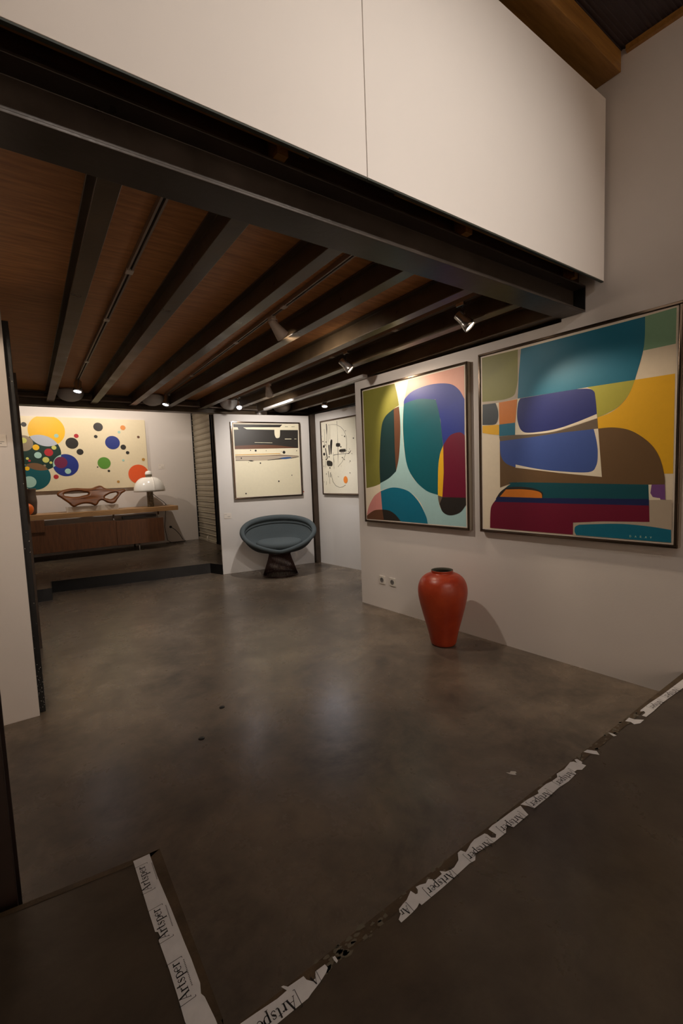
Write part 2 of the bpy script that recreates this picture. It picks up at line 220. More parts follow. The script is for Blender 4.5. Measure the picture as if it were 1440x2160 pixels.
def concrete(name, dark, light, rough):
    m = mat(name, light, rough)
    nt = m.node_tree
    b = nt.nodes['Principled BSDF']
    tc = nt.nodes.new('ShaderNodeTexCoord')
    n1 = nt.nodes.new('ShaderNodeTexNoise'); n1.inputs['Scale'].default_value = 2.1; n1.inputs['Detail'].default_value = 12; n1.inputs['Roughness'].default_value = 0.70; n1.inputs['Distortion'].default_value = 0.35
    n2 = nt.nodes.new('ShaderNodeTexNoise'); n2.inputs['Scale'].default_value = 11; n2.inputs['Detail'].default_value = 6; n2.inputs['Roughness'].default_value = 0.7
    n3 = nt.nodes.new('ShaderNodeTexNoise'); n3.inputs['Scale'].default_value = 0.7; n3.inputs['Detail'].default_value = 3
    for n in (n1, n2, n3):
        nt.links.new(tc.outputs['Object'], n.inputs['Vector'])
    mx = nt.nodes.new('ShaderNodeMath'); mx.operation = 'MULTIPLY_ADD'; mx.inputs[1].default_value = 0.35
    nt.links.new(n2.outputs['Fac'], mx.inputs[0]); nt.links.new(n1.outputs['Fac'], mx.inputs[2])
    r = nt.nodes.new('ShaderNodeValToRGB')
    r.color_ramp.elements[0].position = 0.48; r.color_ramp.elements[0].color = srgb(*dark)
    r.color_ramp.elements[1].position = 0.86; r.color_ramp.elements[1].color = srgb(*light)
    nt.links.new(mx.outputs[0], r.inputs['Fac'])
    # a cooler, greyer tone in wide patches
    hs = nt.nodes.new('ShaderNodeMixRGB'); hs.blend_type = 'MIX'
    hs.inputs[2].default_value = srgb(*[int((dark[i] + light[i]) / 2 * k) for i, k in enumerate((0.93, 0.98, 1.06))])
    fr = nt.nodes.new('ShaderNodeMapRange'); fr.inputs['From Min'].default_value = 0.45; fr.inputs['From Max'].default_value = 0.75; fr.inputs['To Max'].default_value = 0.5
    nt.links.new(n3.outputs['Fac'], fr.inputs['Value']); nt.links.new(fr.outputs['Result'], hs.inputs[0]); nt.links.new(r.outputs['Color'], hs.inputs[1])
    nt.links.new(hs.outputs['Color'], b.inputs['Base Color'])
    rr = nt.nodes.new('ShaderNodeMapRange'); rr.inputs['From Min'].default_value = 0.3; rr.inputs['From Max'].default_value = 0.7
    rr.inputs['To Min'].default_value = rough + 0.07; rr.inputs['To Max'].default_value = rough - 0.07
    nt.links.new(n1.outputs['Fac'], rr.inputs['Value']); nt.links.new(rr.outputs['Result'], b.inputs['Roughness'])
    bp = nt.nodes.new('ShaderNodeBump'); bp.inputs['Strength'].default_value = 0.12; bp.inputs['Distance'].default_value = 0.004
    nt.links.new(n2.outputs['Fac'], bp.inputs['Height']); nt.links.new(bp.outputs['Normal'], b.inputs['Normal'])
    return m

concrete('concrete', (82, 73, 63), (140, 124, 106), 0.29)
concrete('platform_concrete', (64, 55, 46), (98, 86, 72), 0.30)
mat('wall_paint', (226, 219, 213), 0.75, var=0.05, scale=1.2, bump=0.05, bscale=90)
mat('panel_paint', (238, 231, 224), 0.6, var=0.03, scale=0.9)
mat('white_board', (224, 220, 216), 0.65, var=0.04, scale=1.5)
mat('steel_brown', (100, 83, 62), 0.36, 0.12, var=0.45, scale=5, bump=0.06, bscale=40, rvar=0.1)
mat('steel_front', (76, 67, 60), 0.36, 0.3, var=0.4, scale=5, bump=0.06, bscale=40, rvar=0.1)
mat('post_dark', (46, 31, 24), 0.5, 0.1, var=0.4, scale=6)
mat('steel_black', (44, 44, 44), 0.35, 0.4, var=0.4, scale=9, bump=0.08, bscale=80)
mat('steel_post', (86, 72, 60), 0.5, 0.3, var=0.4, scale=6)
mat('rust_edge', (100, 82, 60), 0.5, 0.2, var=0.5, scale=14, bump=0.2)
mat('plywood', (240, 174, 112), 0.5, 0, rgb2=(194, 132, 82), scale=5, stretch=(1.0, 9.0, 1.0), detail=8, bump=0.05, bscale=25)
mat('timber', (166, 120, 58), 0.55, 0, rgb2=(134, 92, 40), scale=4, stretch=(1, 10, 10))
mat('dark_timber', (96, 66, 40), 0.6, 0, rgb2=(64, 42, 26), scale=4, stretch=(1, 10, 10))
mat('roof_sheet', (70, 60, 62), 0.6, 0.2, var=0.2, scale=3)
mat('edge_green', (58, 64, 56), 0.5)
mat('mdf_edge', (206, 200, 192), 0.7)
mat('track_metal', (172, 158, 146), 0.45, 0.5)
mat('lamp_white', (226, 216, 206), 0.4)
mat('lamp_silver', (190, 186, 182), 0.25, 0.9)
mat('lamp_dark', (60, 52, 46), 0.4, 0.5)
mat('trunking_white', (222, 220, 220), 0.4)
mat('opal_glass', (206, 202, 198), 0.35)
mat('frame_bronze', (122, 106, 92), 0.14, 0.95)
mat('frame_side', (150, 138, 122), 0.5, 0.2)
mat('canvas_edge', (226, 214, 198), 0.7)
mat('vase_red', (184, 70, 32), 0.36, 0, rgb2=(150, 44, 20), scale=5, bump=0.12, bscale=30, rvar=0.08)
mat('vase_inside', (58, 56, 44), 0.8)
mat('socket_white', (220, 214, 204), 0.45)
mat('socket_dark', (60, 54, 50), 0.6)
mat('fabric_teal', (80, 90, 94), 0.92, 0, var=0.25, scale=160, bump=0.25, bscale=400)
mat('fabric_dark', (44, 52, 56), 0.92, 0, var=0.25, scale=160)
mat('wire_bronze', (60, 42, 38), 0.3, 0.85)
mat('desk_oak', (186, 146, 98), 0.45, 0, rgb2=(158, 118, 76), scale=3, stretch=(1.5, 14, 14))
mat('cabinet_wood', (116, 74, 42), 0.5, 0, rgb2=(88, 54, 31), scale=3, stretch=(12, 12, 1.2))
mat('carved_wood', (118, 66, 22), 0.38, 0, rgb2=(80, 42, 14), scale=5, stretch=(1, 8, 8), spec=0.3)
mat('acrylic', (200, 192, 180), 0.15)
mat('shade_white', (248, 246, 240), 0.18)
mat('marble_dark', (146, 136, 116), 0.25, 0, rgb2=(70, 64, 52), scale=26, detail=8)
mat('ceramic_brown', (82, 66, 54), 0.55, 0, var=0.35, scale=14)
mat('ceramic_orange', (216, 104, 34), 0.4)
mat('slat_metal', (176, 166, 146), 0.45, 0.15, var=0.15, scale=6)
mat('cable_black', (26, 24, 24), 0.5)
mat('tape_white', (234, 232, 232), 0.45, 0, var=0.12, scale=20)
mat('tape_residue', (110, 102, 86), 0.5)
mat('ink_black', (28, 26, 26), 0.6)
mat('ink_grey', (120, 118, 116), 0.6)
mat('label_paper', (232, 224, 214), 0.6)
mat('red_dot', (196, 70, 40), 0.6)
PAINT = dict(cream=(236, 222, 196), cream2=(236, 228, 200), white=(238, 228, 204), stone=(186, 172, 152), olive=(128, 126, 55), sage=(128, 168, 134),
    yellow=(240, 184, 32), teal=(8, 110, 138), moss=(176, 172, 66), navy=(32, 44, 116), orange=(214, 124, 36), slate=(50, 60, 66), taupe=(108, 94, 78),
    blue=(62, 88, 160), brown=(108, 82, 52), violet=(120, 76, 138), deepteal=(0, 78, 90), black=(40, 36, 32), night=(22, 34, 84), maroon=(114, 10, 46),
    aqua=(168, 206, 206), ink=(22, 52, 54), umber=(102, 66, 46), pink=(226, 166, 146), rose=(214, 142, 134), royal=(34, 54, 144), sea=(0, 94, 106),
    ink2=(46, 42, 38), ochre=(214, 164, 74), denim=(52, 88, 142), grey=(130, 124, 108), orange2=(244, 140, 50), sun=(246, 190, 24), mint=(166, 206, 194),
    bottle=(12, 50, 42), taupe2=(150, 134, 112), lime=(206, 206, 110), crimson=(182, 36, 46), petrol=(0, 88, 96), ultra=(28, 48, 132), plum=(112, 30, 70),
    apricot=(224, 138, 54), ochre2=(190, 142, 66), leaf=(92, 148, 52), vermil=(238, 96, 44), lilac=(186, 192, 204), bronze=(120, 88, 58), ground=(232, 218, 184), ground2=(240, 234, 214))
for k, c in PAINT.items():
    mat('paint_' + k, c, 0.46, 0, var=0.04, scale=30, bump=0.04, bscale=220)

# ------------------------------------------------------------------ mesh helpers
ORIGIN = {}          # world position of every object's origin

class MB:
    def __init__(self):
        self.v, self.f, self.m, self.s = [], [], [], []
    def add(self, verts, faces, mi=0, smooth=False):
        o = len(self.v)
        self.v += [tuple(p) for p in verts]
        for f in faces:
            self.f.append([i + o for i in f]); self.m.append(mi); self.s.append(smooth)
        return self
    def box(self, x0, x1, y0, y1, z0, z1, mi=0):
        vs = [(x, y, z) for z in (z0, z1) for y in (y0, y1) for x in (x0, x1)]
        return self.add(vs, [(0, 2, 3, 1), (4, 5, 7, 6), (0, 1, 5, 4), (2, 6, 7, 3), (0, 4, 6, 2), (1, 3, 7, 5)], mi)
    def obox(self, o, a, b, c, mi=0):
        """box from corner o along three vectors"""
        o, a, b, c = map(Vector, (o, a, b, c))
        vs = [o + a * i + b * j + c * k for k in (0, 1) for j in (0, 1) for i in (0, 1)]
        return self.add(vs, [(0, 2, 3, 1), (4, 5, 7, 6), (0, 1, 5, 4), (2, 6, 7, 3), (0, 4, 6, 2), (1, 3, 7, 5)], mi)
    def prism(self, poly, z0, z1, mi=0):
        n = len(poly)
        vs = [(x, y, z0) for x, y in poly] + [(x, y, z1) for x, y in poly]
        fs = [list(range(n))[::-1], [i + n for i in range(n)]] + [[i, (i + 1) % n, (i + 1) % n + n, i + n] for i in range(n)]
        return self.add(vs, fs, mi)
    def lathe(self, prof, at, axis=(0, 0, 1), n=32, mi=0, smooth=True, caps=True):
        """prof: (radius, distance along axis)"""
        ax = Vector(axis).normalized()
        t = Vector((0, 1, 0)) if abs(ax.y) < 0.9 else Vector((1, 0, 0))
        u = ax.cross(t).normalized(); w = ax.cross(u)
        at = Vector(at); vs = []; fs = []
        for r, h in prof:
            for i in range(n):
                a = 2 * math.pi * i / n
                vs.append(at + ax * h + u * (r * math.cos(a)) + w * (r * math.sin(a)))
        for k in range(len(prof) - 1):
            for i in range(n):
                j = (i + 1) % n
                fs.append([k * n + i, k * n + j, (k + 1) * n + j, (k + 1) * n + i])
        self.add(vs, fs, mi, smooth)
        if caps:
            o = len(self.v) - len(vs)
            for k in (0, len(prof) - 1):
                if prof[k][0] > 1e-5:
                    self.f.append([o + k * n + i for i in range(n)]); self.m.append(mi); self.s.append(False)
        return self
    def tube(self, pts, r, n=8, mi=0, closed=False):
        pts = [Vector(p) for p in pts]; m = len(pts); vs = []; fs = []
        rs = r if isinstance(r, (list, tuple)) else [r] * m
        prev = None
        for k, p in enumerate(pts):
            if closed: d = pts[(k + 1) % m] - pts[k - 1]
            else: d = pts[min(k + 1, m - 1)] - pts[max(k - 1, 0)]
            d.normalize()
            if prev is None:
                t = Vector((0, 0, 1)) if abs(d.z) < 0.9 else Vector((1, 0, 0))
                u = d.cross(t).normalized()
            else:
                u = (prev - d * prev.dot(d)).normalized()
            prev = u; w = d.cross(u)
            for i in range(n):
                a = 2 * math.pi * i / n
                vs.append(p + u * (rs[k] * math.cos(a)) + w * (rs[k] * math.sin(a)))
        for k in range(m if closed else m - 1):
            k2 = (k + 1) % m
            for i in range(n):
                j = (i + 1) % n
                fs.append([k * n + i, k * n + j, k2 * n + j, k2 * n + i])
        self.add(vs, fs, mi, True)
        if not closed:
            o = len(self.v) - len(vs)
            for k in (0, m - 1):
                self.f.append([o + k * n + i for i in range(n)]); self.m.append(mi); self.s.append(False)
        return self

def new_empty(name, loc):
    o = bpy.data.objects.new(name, None)
    o.empty_display_size = 0.1
    o.location = loc
    COL.objects.link(o)
    ORIGIN[o] = Vector(loc)
    return o

def build(name, mb, mats, parent=None, bevel=0.0, at=None, subsurf=0):
    """link the shapes of mb (world coordinates) as one mesh object"""
    if not isinstance(mats, (list, tuple)): mats = [mats]
    org = ORIGIN[parent] if parent else Vector(at if at else (0, 0, 0))
    me = bpy.data.meshes.new(name)
    me.from_pydata([tuple(Vector(p) - org) for p in mb.v], [], mb.f)
    for k in mats: me.materials.append(MATS[k] if isinstance(k, str) else k)
    for p, i, s in zip(me.polygons, mb.m, mb.s):
        p.material_index = i; p.use_smooth = s
    import bmesh
    bm = bmesh.new(); bm.from_mesh(me)
    bmesh.ops.recalc_face_normals(bm, faces=bm.faces[:])
    bm.to_mesh(me); bm.free()
    o = bpy.data.objects.new(name, me)
    COL.objects.link(o)
    ORIGIN[o] = org
    if parent: o.parent = parent
    else: o.location = org
    if bevel:
        b = o.modifiers.new('bevel', 'BEVEL'); b.width = bevel; b.segments = 2; b.limit_method = 'ANGLE'
    if subsurf:
        sm = o.modifiers.new('subdivision', 'SUBSURF'); sm.levels = subsurf; sm.render_levels = subsurf
    return o

def share(src, parent, delta):
    """a copy of a part that shares its mesh, moved by delta"""
    c = src.copy(); COL.objects.link(c); c.parent = parent
    c.location = Vector(src.location) + Vector(delta)
    return c

def tag(o, label, cat, group=None):
    o['label'] = label; o['category'] = cat
    if group: o['group'] = group
    return o

def structure(o):
    o['kind'] = 'structure'
    return o

def smooth_poly(pts, n=6):
    """corner points stay, points flagged smooth are rounded (Catmull-Rom)"""
    out = []; m = len(pts)
    for i in range(m):
        p0, p1, p2, p3 = (pts[(i + k - 1) % m] for k in range(4))
        out.append((p1[0], p1[1]))
        if len(p1) > 2 or len(p2) > 2:
            a = p0 if len(p1) > 2 else p1
            d = p3 if len(p2) > 2 else p2
            for k in range(1, n):
                t = k / n; t2 = t * t; t3 = t2 * t
                q = [0.5 * (2 * p1[j] + (p2[j] - a[j]) * t + (2 * a[j] - 5 * p1[j] + 4 * p2[j] - d[j]) * t2 + (3 * p1[j] - a[j] - 3 * p2[j] + d[j]) * t3) for j in (0, 1)]
                out.append((q[0], q[1]))
    return out

# ------------------------------------------------------------------ levels and lines of the place
Z_BEAM = 2.28            # underside of the front beam
Z_DECK = 2.415           # underside of the plywood deck
Z_JOIST = 2.285
Z_PLAT = 0.16            # platform the camera stands on
Z_BACK = 0.14            # floor of the room at the back
WA = Vector((2.770, 3.667, 0)); WD = Vector((0.0638, -0.99796, 0)); WN = Vector((-0.99796, -0.0638, 0))   # right wall: start, direction towards the camera, normal
BA = Vector((2.152, 6.057, 0)); BD = Vector((0.9868, -0.1618, 0)); BN = Vector((-0.1618, -0.9868, 0))   # board behind the armchair
CA = Vector((3.612, 5.799, 0)); CD = Vector((0.1010, -0.9949, 0)); CN = Vector((-0.9949, -0.1010, 0))   # board to its right
UP = Vector((0, 0, 1))

# ------------------------------------------------------------------ the setting
mb = MB().prism([(-0.5, 0.2), (3.3, 0.2), (4.2, 3.6), (4.2, 7.2), (-0.5, 7.2)], -0.1, 0.0)
floor = structure(build('floor', mb, 'concrete'))
plat = [(-3.2, -4.0), (3.35, -4.0), (3.35, 0.922), (0.255, 0.868), (0.252, 1.463), (-0.62, 1.56), (-3.2, 1.56)]
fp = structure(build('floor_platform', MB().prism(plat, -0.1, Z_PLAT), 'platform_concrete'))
# steel angle along the platform's edges
e = MB()
e.add([(0.222, 0.90, Z_PLAT + .0015), (0.258, 0.90, Z_PLAT + .0015), (0.256, 1.466, Z_PLAT + .0015), (0.222, 1.466, Z_PLAT + .0015), (0.258, 0.90, 0.0), (0.256, 1.466, 0.0)], [(0, 1, 2, 3), (1, 4, 5, 2)])
build('edge_angle', e, 'rust_edge', fp)
e = MB()
e.add([(0.222, 0.842, Z_PLAT + .0015), (3.2, 0.894, Z_PLAT + .0015), (3.2, 0.921, Z_PLAT + .0015), (0.222, 0.870, Z_PLAT + .0015), (3.2, 0.921, 0.0), (0.222, 0.870, 0.0)], [(0, 1, 2, 3), (3, 2, 4, 5)])
build('edge_angle', e, 'rust_edge', fp)
e = MB()
e.add([(-0.62, 1.545, Z_PLAT + .0015), (0.222, 1.448, Z_PLAT + .0015), (0.256, 1.465, Z_PLAT + .0015), (-0.62, 1.562, Z_PLAT + .0015), (0.256, 1.465, 0), (-0.62, 1.562, 0)], [(0, 1, 2, 3), (3, 2, 4, 5)])
build('edge_angle', e, 'rust_edge', fp)
# raised floor of the back room, its edge steps forward at the left
bp = [(-1.7, 6.22), (0.13, 6.20), (0.14, 6.63), (2.06, 6.30), (2.16, 6.06), (2.95, 6.06), (2.95, 9.3), (-1.7, 9.3)]
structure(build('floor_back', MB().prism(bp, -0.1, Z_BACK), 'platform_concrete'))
e = MB()
line = [(-1.7, 6.216), (0.134, 6.196), (0.144, 6.625), (2.056, 6.296), (2.15, 6.06)]
for (x0, y0), (x1, y1) in zip(line[:-1], line[1:]):
    d = Vector((x1 - x0, y1 - y0, 0)); nrm = Vector((d.y, -d.x, 0)).normalized() * 0.006
    e.obox((x0, y0, 0), d, nrm, (0, 0, Z_BACK + 0.003))
structure(build('trim_1', e, 'steel_black'))

def wall_slab(name, a, d, n, s0, s1, z0, z1, th, m, bev=0.0):
    mb = MB().obox(a + d * s0 + UP * z0, d * (s1 - s0), n * -th, UP * (z1 - z0))
    return structure(build(name, mb, m, bevel=bev))
# right wall: low part under the deck and the tall part in front of it, one mesh
mb = MB()
prof = [(0, 0), (0, 2.262), (2.06, 2.262), (2.06, 3.72), (7.6, 3.72), (7.6, 0)]
front = [WA + WD * s + UP * z for s, z in prof]
back = [p - WN * 0.16 for p in front]
n = len(prof)
mb.add(front + back, [list(range(n)), [i + n for i in range(n)][::-1]] + [[i, (i + 1) % n, (i + 1) % n + n, i + n] for i in range(n)])
structure(build('wall_right', mb, 'wall_paint'))
wall_slab('wall_alcove', CA, CD, CN, 0.0, 2.25, 0.0, 2.25, 0.05, 'white_board')
wall_slab('wall_center', BA, BD, BN, 0.0, 1.385, 0.0, 2.225, 0.04, 'white_board', 0.003)
structure(build('wall_back', MB().box(-1.75, 3.0, 9.10, 9.25, 0, 3.0), 'wall_paint'))
structure(build('wall_back_left', MB().box(-1.75, -1.6, 6.4, 9.10, 0, 3.0), 'wall_paint'))
structure(build('wall_back_right', MB().box(2.87, 3.0, 6.16, 9.10, 0, 3.0), 'wall_paint'))
structure(build('wall_above_beam', MB().box(-1.75, 3.0, 6.34, 6.40, 2.43, 3.0), 'wall_paint'))
structure(build('ceiling_back', MB().box(-1.75, 3.0, 6.34, 9.25, 3.0, 3.05), 'wall_paint'))
structure(build('wall_left', MB().box(-2.6, -0.046, 3.10, 3.135, 0, 2.412), 'wall_paint', bevel=0.002))
structure(build('wall_left_inner', MB().box(-0.22, -0.17, 3.30, 6.20, 0, 2.41), 'wall_paint'))
structure(build('wall_hall_left', MB().box(-3.3, -3.2, -4.0, 3.4, 0, 3.72), 'wall_paint'))
structure(build('wall_hall_rear', MB().box(-3.3, 3.45, -4.1, -4.0, 0, 3.72), 'wall_paint'))

# plywood deck of the mezzanine, in sheets that butt over the joists
deck = structure(build('ceiling_mezzanine', MB().box(-2.6, 4.3, 1.62, 6.34, Z_DECK + 0.002, Z_DECK + 0.03), 'plywood'))
JX = [-1.46, -1.03, -0.605, -0.178, 0.251, 0.685, 1.111, 1.535, 1.970, 2.400, 2.812, 3.245, 3.675]
def ibeam_y(mb, x0, b, z0, h, tw, tf, y0, y1):
    c = x0 + b / 2
    pr = [(x0, z0), (x0 + b, z0), (x0 + b, z0 + tf), (c + tw / 2, z0 + tf), (c + tw / 2, z0 + h - tf), (x0 + b, z0 + h - tf), (x0 + b, z0 + h), (x0, z0 + h), (x0, z0 + h - tf), (c - tw / 2, z0 + h - tf), (c - tw / 2, z0 + tf), (x0, z0 + tf)]
    n = len(pr)
    mb.add([(x, y0, z) for x, z in pr] + [(x, y1, z) for x, z in pr], [list(range(n)), [i + n for i in range(n)][::-1]] + [[i, (i + 1) % n, (i + 1) % n + n, i + n] for i in range(n)])
    return mb
def ibeam_x(mb, y0, b, z0, h, tw, tf, x0, x1):
    c = y0 + b / 2
    pr = [(y0, z0), (y0 + b, z0), (y0 + b, z0 + tf), (c + tw / 2, z0 + tf), (c + tw / 2, z0 + h - tf), (y0 + b, z0 + h - tf), (y0 + b, z0 + h), (y0, z0 + h), (y0, z0 + h - tf), (c - tw / 2, z0 + h - tf), (c - tw / 2, z0 + tf), (y0, z0 + tf)]
    n = len(pr)
    mb.add([(x0, y, z) for y, z in pr] + [(x1, y, z) for y, z in pr], [list(range(n)), [i + n for i in range(n)][::-1]] + [[i, (i + 1) % n, (i + 1) % n + n, i + n] for i in range(n)])
    return mb
j0 = None
for x in JX:
    if x < -0.3: continue
    if j0 is None:
        j0 = build('joist', ibeam_y(MB(), x, 0.073, Z_JOIST, Z_DECK - Z_JOIST, 0.007, 0.009, 1.615, 6.155), 'steel_brown', deck, bevel=0.002); xj = x
    else:
        share(j0, deck, (x - xj, 0, 0))

def thing(name, loc, label, cat, group=None):
    return tag(new_empty(name, loc), label, cat, group)

fb = thing('steel_beam', (1.2, 1.535, Z_BEAM), 'dark steel beam carrying the deck, right below the white panels', 'beam')
build('beam_profile', ibeam_x(MB(), 1.458, 0.155, Z_BEAM, 0.155, 0.007, 0.010, -2.6, 2.900), 'steel_front', fb, bevel=0.002)
build('end_plate', MB().box(2.894, 2.8995, 1.4585, 1.531, Z_BEAM + 0.0105, Z_BEAM + 0.1445), 'steel_black', fb)
bb = thing('steel_beam', (1.2, 6.23, 2.25), 'dark steel beam at the far end of the joists, above the bubble painting', 'beam')
build('beam_profile', ibeam_x(MB(), 6.160, 0.155, 2.25, 0.16, 0.007, 0.010, -1.6, 4.2), 'steel_brown', bb, bevel=0.002)
cd = MB().tube([(-0.16, 6.15, 2.34), (2.0, 6.15, 2.327), (4.0, 6.15, 2.316)], 0.011, 8)
tag(build('conduit_pipe', cd, 'track_metal', at=(1.2, 6.15, 2.33)), 'thin grey conduit pipe running along the far beam', 'pipe')

# timber behind the white panels
tp = thing('timber_fascia', (1.2, 1.52, 2.44), 'dark brown timber plank with short studs on top of the front beam', 'plank')
build('plank', MB().box(-2.6, 2.90, 1.50, 1.53, 2.436, 3.3), 'dark_timber', tp)
for x, wd in ((0.785, 0.042), (1.755, 0.045), (2.715, 0.035)):
    build('stud', MB().box(x, x + wd, 1.43, 1.499, 2.436, 2.9), 'timber', tp)
def white_panel(x0, x1, label):
    t = thing('white_panel', ((x0 + x1) / 2, 1.36, 2.42), label, 'panel', 'white panels above the beam')
    build('face', MB().box(x0, x1, 1.348, 1.366, 2.420, 3.428), 'panel_paint', t, bevel=0.0015)
    build('bottom_strip', MB().box(x0, x1, 1.350, 1.364, 2.4145, 2.4198), 'edge_green', t)
    build('batten', MB().box(x0 + 0.2, x1 - 0.2, 1.3665, 1.43, 2.46, 2.52), 'timber', t)
white_panel(-2.6, 1.108, 'white wall panel above the steel beam, left of the vertical seam')
white_panel(1.112, 2.892, 'white wall panel above the steel beam, right of the seam, beside the right wall')
# roof of the hall
wb = thing('timber_beam', (1.0, 1.34, 3.53), 'brown timber beam under the roof, directly above the white panels', 'beam')
build('beam_profile', MB().box(-3.1, 2.915, 1.278, 1.44, 3.53, 3.64), 'timber', wb, bevel=0.004)
mb = MB(); vs = []; fs = []; k = 0; y = -4.0
while y < 1.6:
    for dy, dz in ((0, 0), (0.009, 0), (0.011, 0.004), (0.020, 0.004)):
        vs += [(-3.25, y + dy, 3.645 + dz), (3.45, y + dy, 3.645 + dz)]
    y += 0.022
for i in range(len(vs) // 2 - 1):
    fs.append((2 * i, 2 * i + 1, 2 * i + 3, 2 * i + 2))
roof = structure(build('ceiling_hall', mb.add(vs, fs), 'roof_sheet'))
tr = MB().obox(WA + WD * 2.42 + UP * 3.612 + WN * 0.001, WD * 5.1, WN * 0.025, UP * 0.03)
structure(build('trim_2', tr, 'timber'))

# ------------------------------------------------------------------ posts
def hpost(name, x0, x1, y0, y1, z0, z1, m, label, holes=False):
    """H-section steel post"""
    t = thing(name, ((x0 + x1) / 2, (y0 + y1) / 2, z0), label, 'post')
    build('front_flange', MB().box(x0, x1, y0, y0 + 0.012, z0, z1), m, t, bevel=0.002)
    build('rear_flange', MB().box(x0, x1, y1 - 0.012, y1, z0, z1), m, t, bevel=0.002)
    c = (x0 + x1) / 2
    build('web', MB().box(c - 0.005, c + 0.005, y0 + 0.0122, y1 - 0.0122, z0, z1), m, t)
    return t
hpost('steel_post', -0.275, -0.118, 1.545, 1.70, 0.0, Z_BEAM - 0.001, 'post_dark', 'dark brown post at the lower left edge of the photo')
t = hpost('steel_post', -0.125, -0.016, 3.14, 3.28, 0.0, 2.255, 'steel_black', 'black steel post behind the edge of the left wall')
sp = MB()
for i in range(44):
    z = random.uniform(0.02, 0.30) if i < 30 else random.uniform(0.35, 2.2)
    y = random.uniform(3.145, 3.275); r = random.uniform(0.0008, 0.0018)
    sp.box(-0.0158, -0.0152, y - r, y + r, z - r, z + r)
    x = random.uniform(-0.045, -0.017)
    sp.box(x - r, x + r, 3.1394, 3.1398, z - r, z + r)
o = build('paint_specks', sp, 'label_paper', t); o['kind'] = 'stuff'
hpost('steel_post', -0.11, -0.004, 4.40, 4.50, 0.0, 2.23, 'steel_post', 'thin steel post just right of the black post, farther back')
hpost('steel_post', 3.535, 3.612, 5.80, 5.88, 0.0, 2.245, 'steel_post', 'brown steel post in the corner between the two white boards')
hpost('steel_post', 2.775, 2.868, 7.95, 8.06, Z_BACK, 2.9, 'steel_black', 'dark steel post at the near side of the roller shutter')

# ------------------------------------------------------------------ roller shutter
sh = thing('roller_shutter', (2.80, 8.56, Z_BACK), 'ribbed grey metal roller shutter beside the bubble painting wall', 'shutter')
pitch = 0.1065
def slat_mesh():
    mb = MB(); vs = []; fs = []
    pr = [(0.0, 0.0), (-0.006, 0.006), (-0.010, 0.02), (-0.010, 0.075), (-0.014, 0.083), (-0.026, 0.090), (-0.026, 0.098), (-0.012, 0.1015), (0.0, 0.1055), (0.012, 0.1055), (0.012, 0.0)]
    n = len(pr); z0 = Z_BACK + 0.05
    mb.add([(2.80 + x, 8.075, z0 + z) for x, z in pr] + [(2.80 + x, 9.085, z0 + z) for x, z in pr], [list(range(n)), [i + n for i in range(n)][::-1]] + [[i, (i + 1) % n, (i + 1) % n + n, i + n] for i in range(n)])
    return mb
s0 = build('slat', slat_mesh(), 'slat_metal', sh)
for k in range(1, 25):
    share(s0, sh, (0, 0, k * pitch))
build('bottom_rail', MB().box(2.768, 2.822, 8.075, 9.085, Z_BACK + 0.002, Z_BACK + 0.049), 'slat_metal', sh, bevel=0.004)
build('handle', MB().tube([(2.766, 8.45, Z_BACK + 0.03), (2.735, 8.45, Z_BACK + 0.05), (2.735, 8.45, Z_BACK + 0.11), (2.76, 8.47, Z_BACK + 0.12)], 0.007, 8), 'lamp_white', sh)
build('guide_rail', MB().box(2.765, 2.835, 9.086, 9.098, Z_BACK, 2.95), 'steel_black', sh)

# ------------------------------------------------------------------ paintings
def ngon_area_ok(poly):
    return len(poly) >= 3

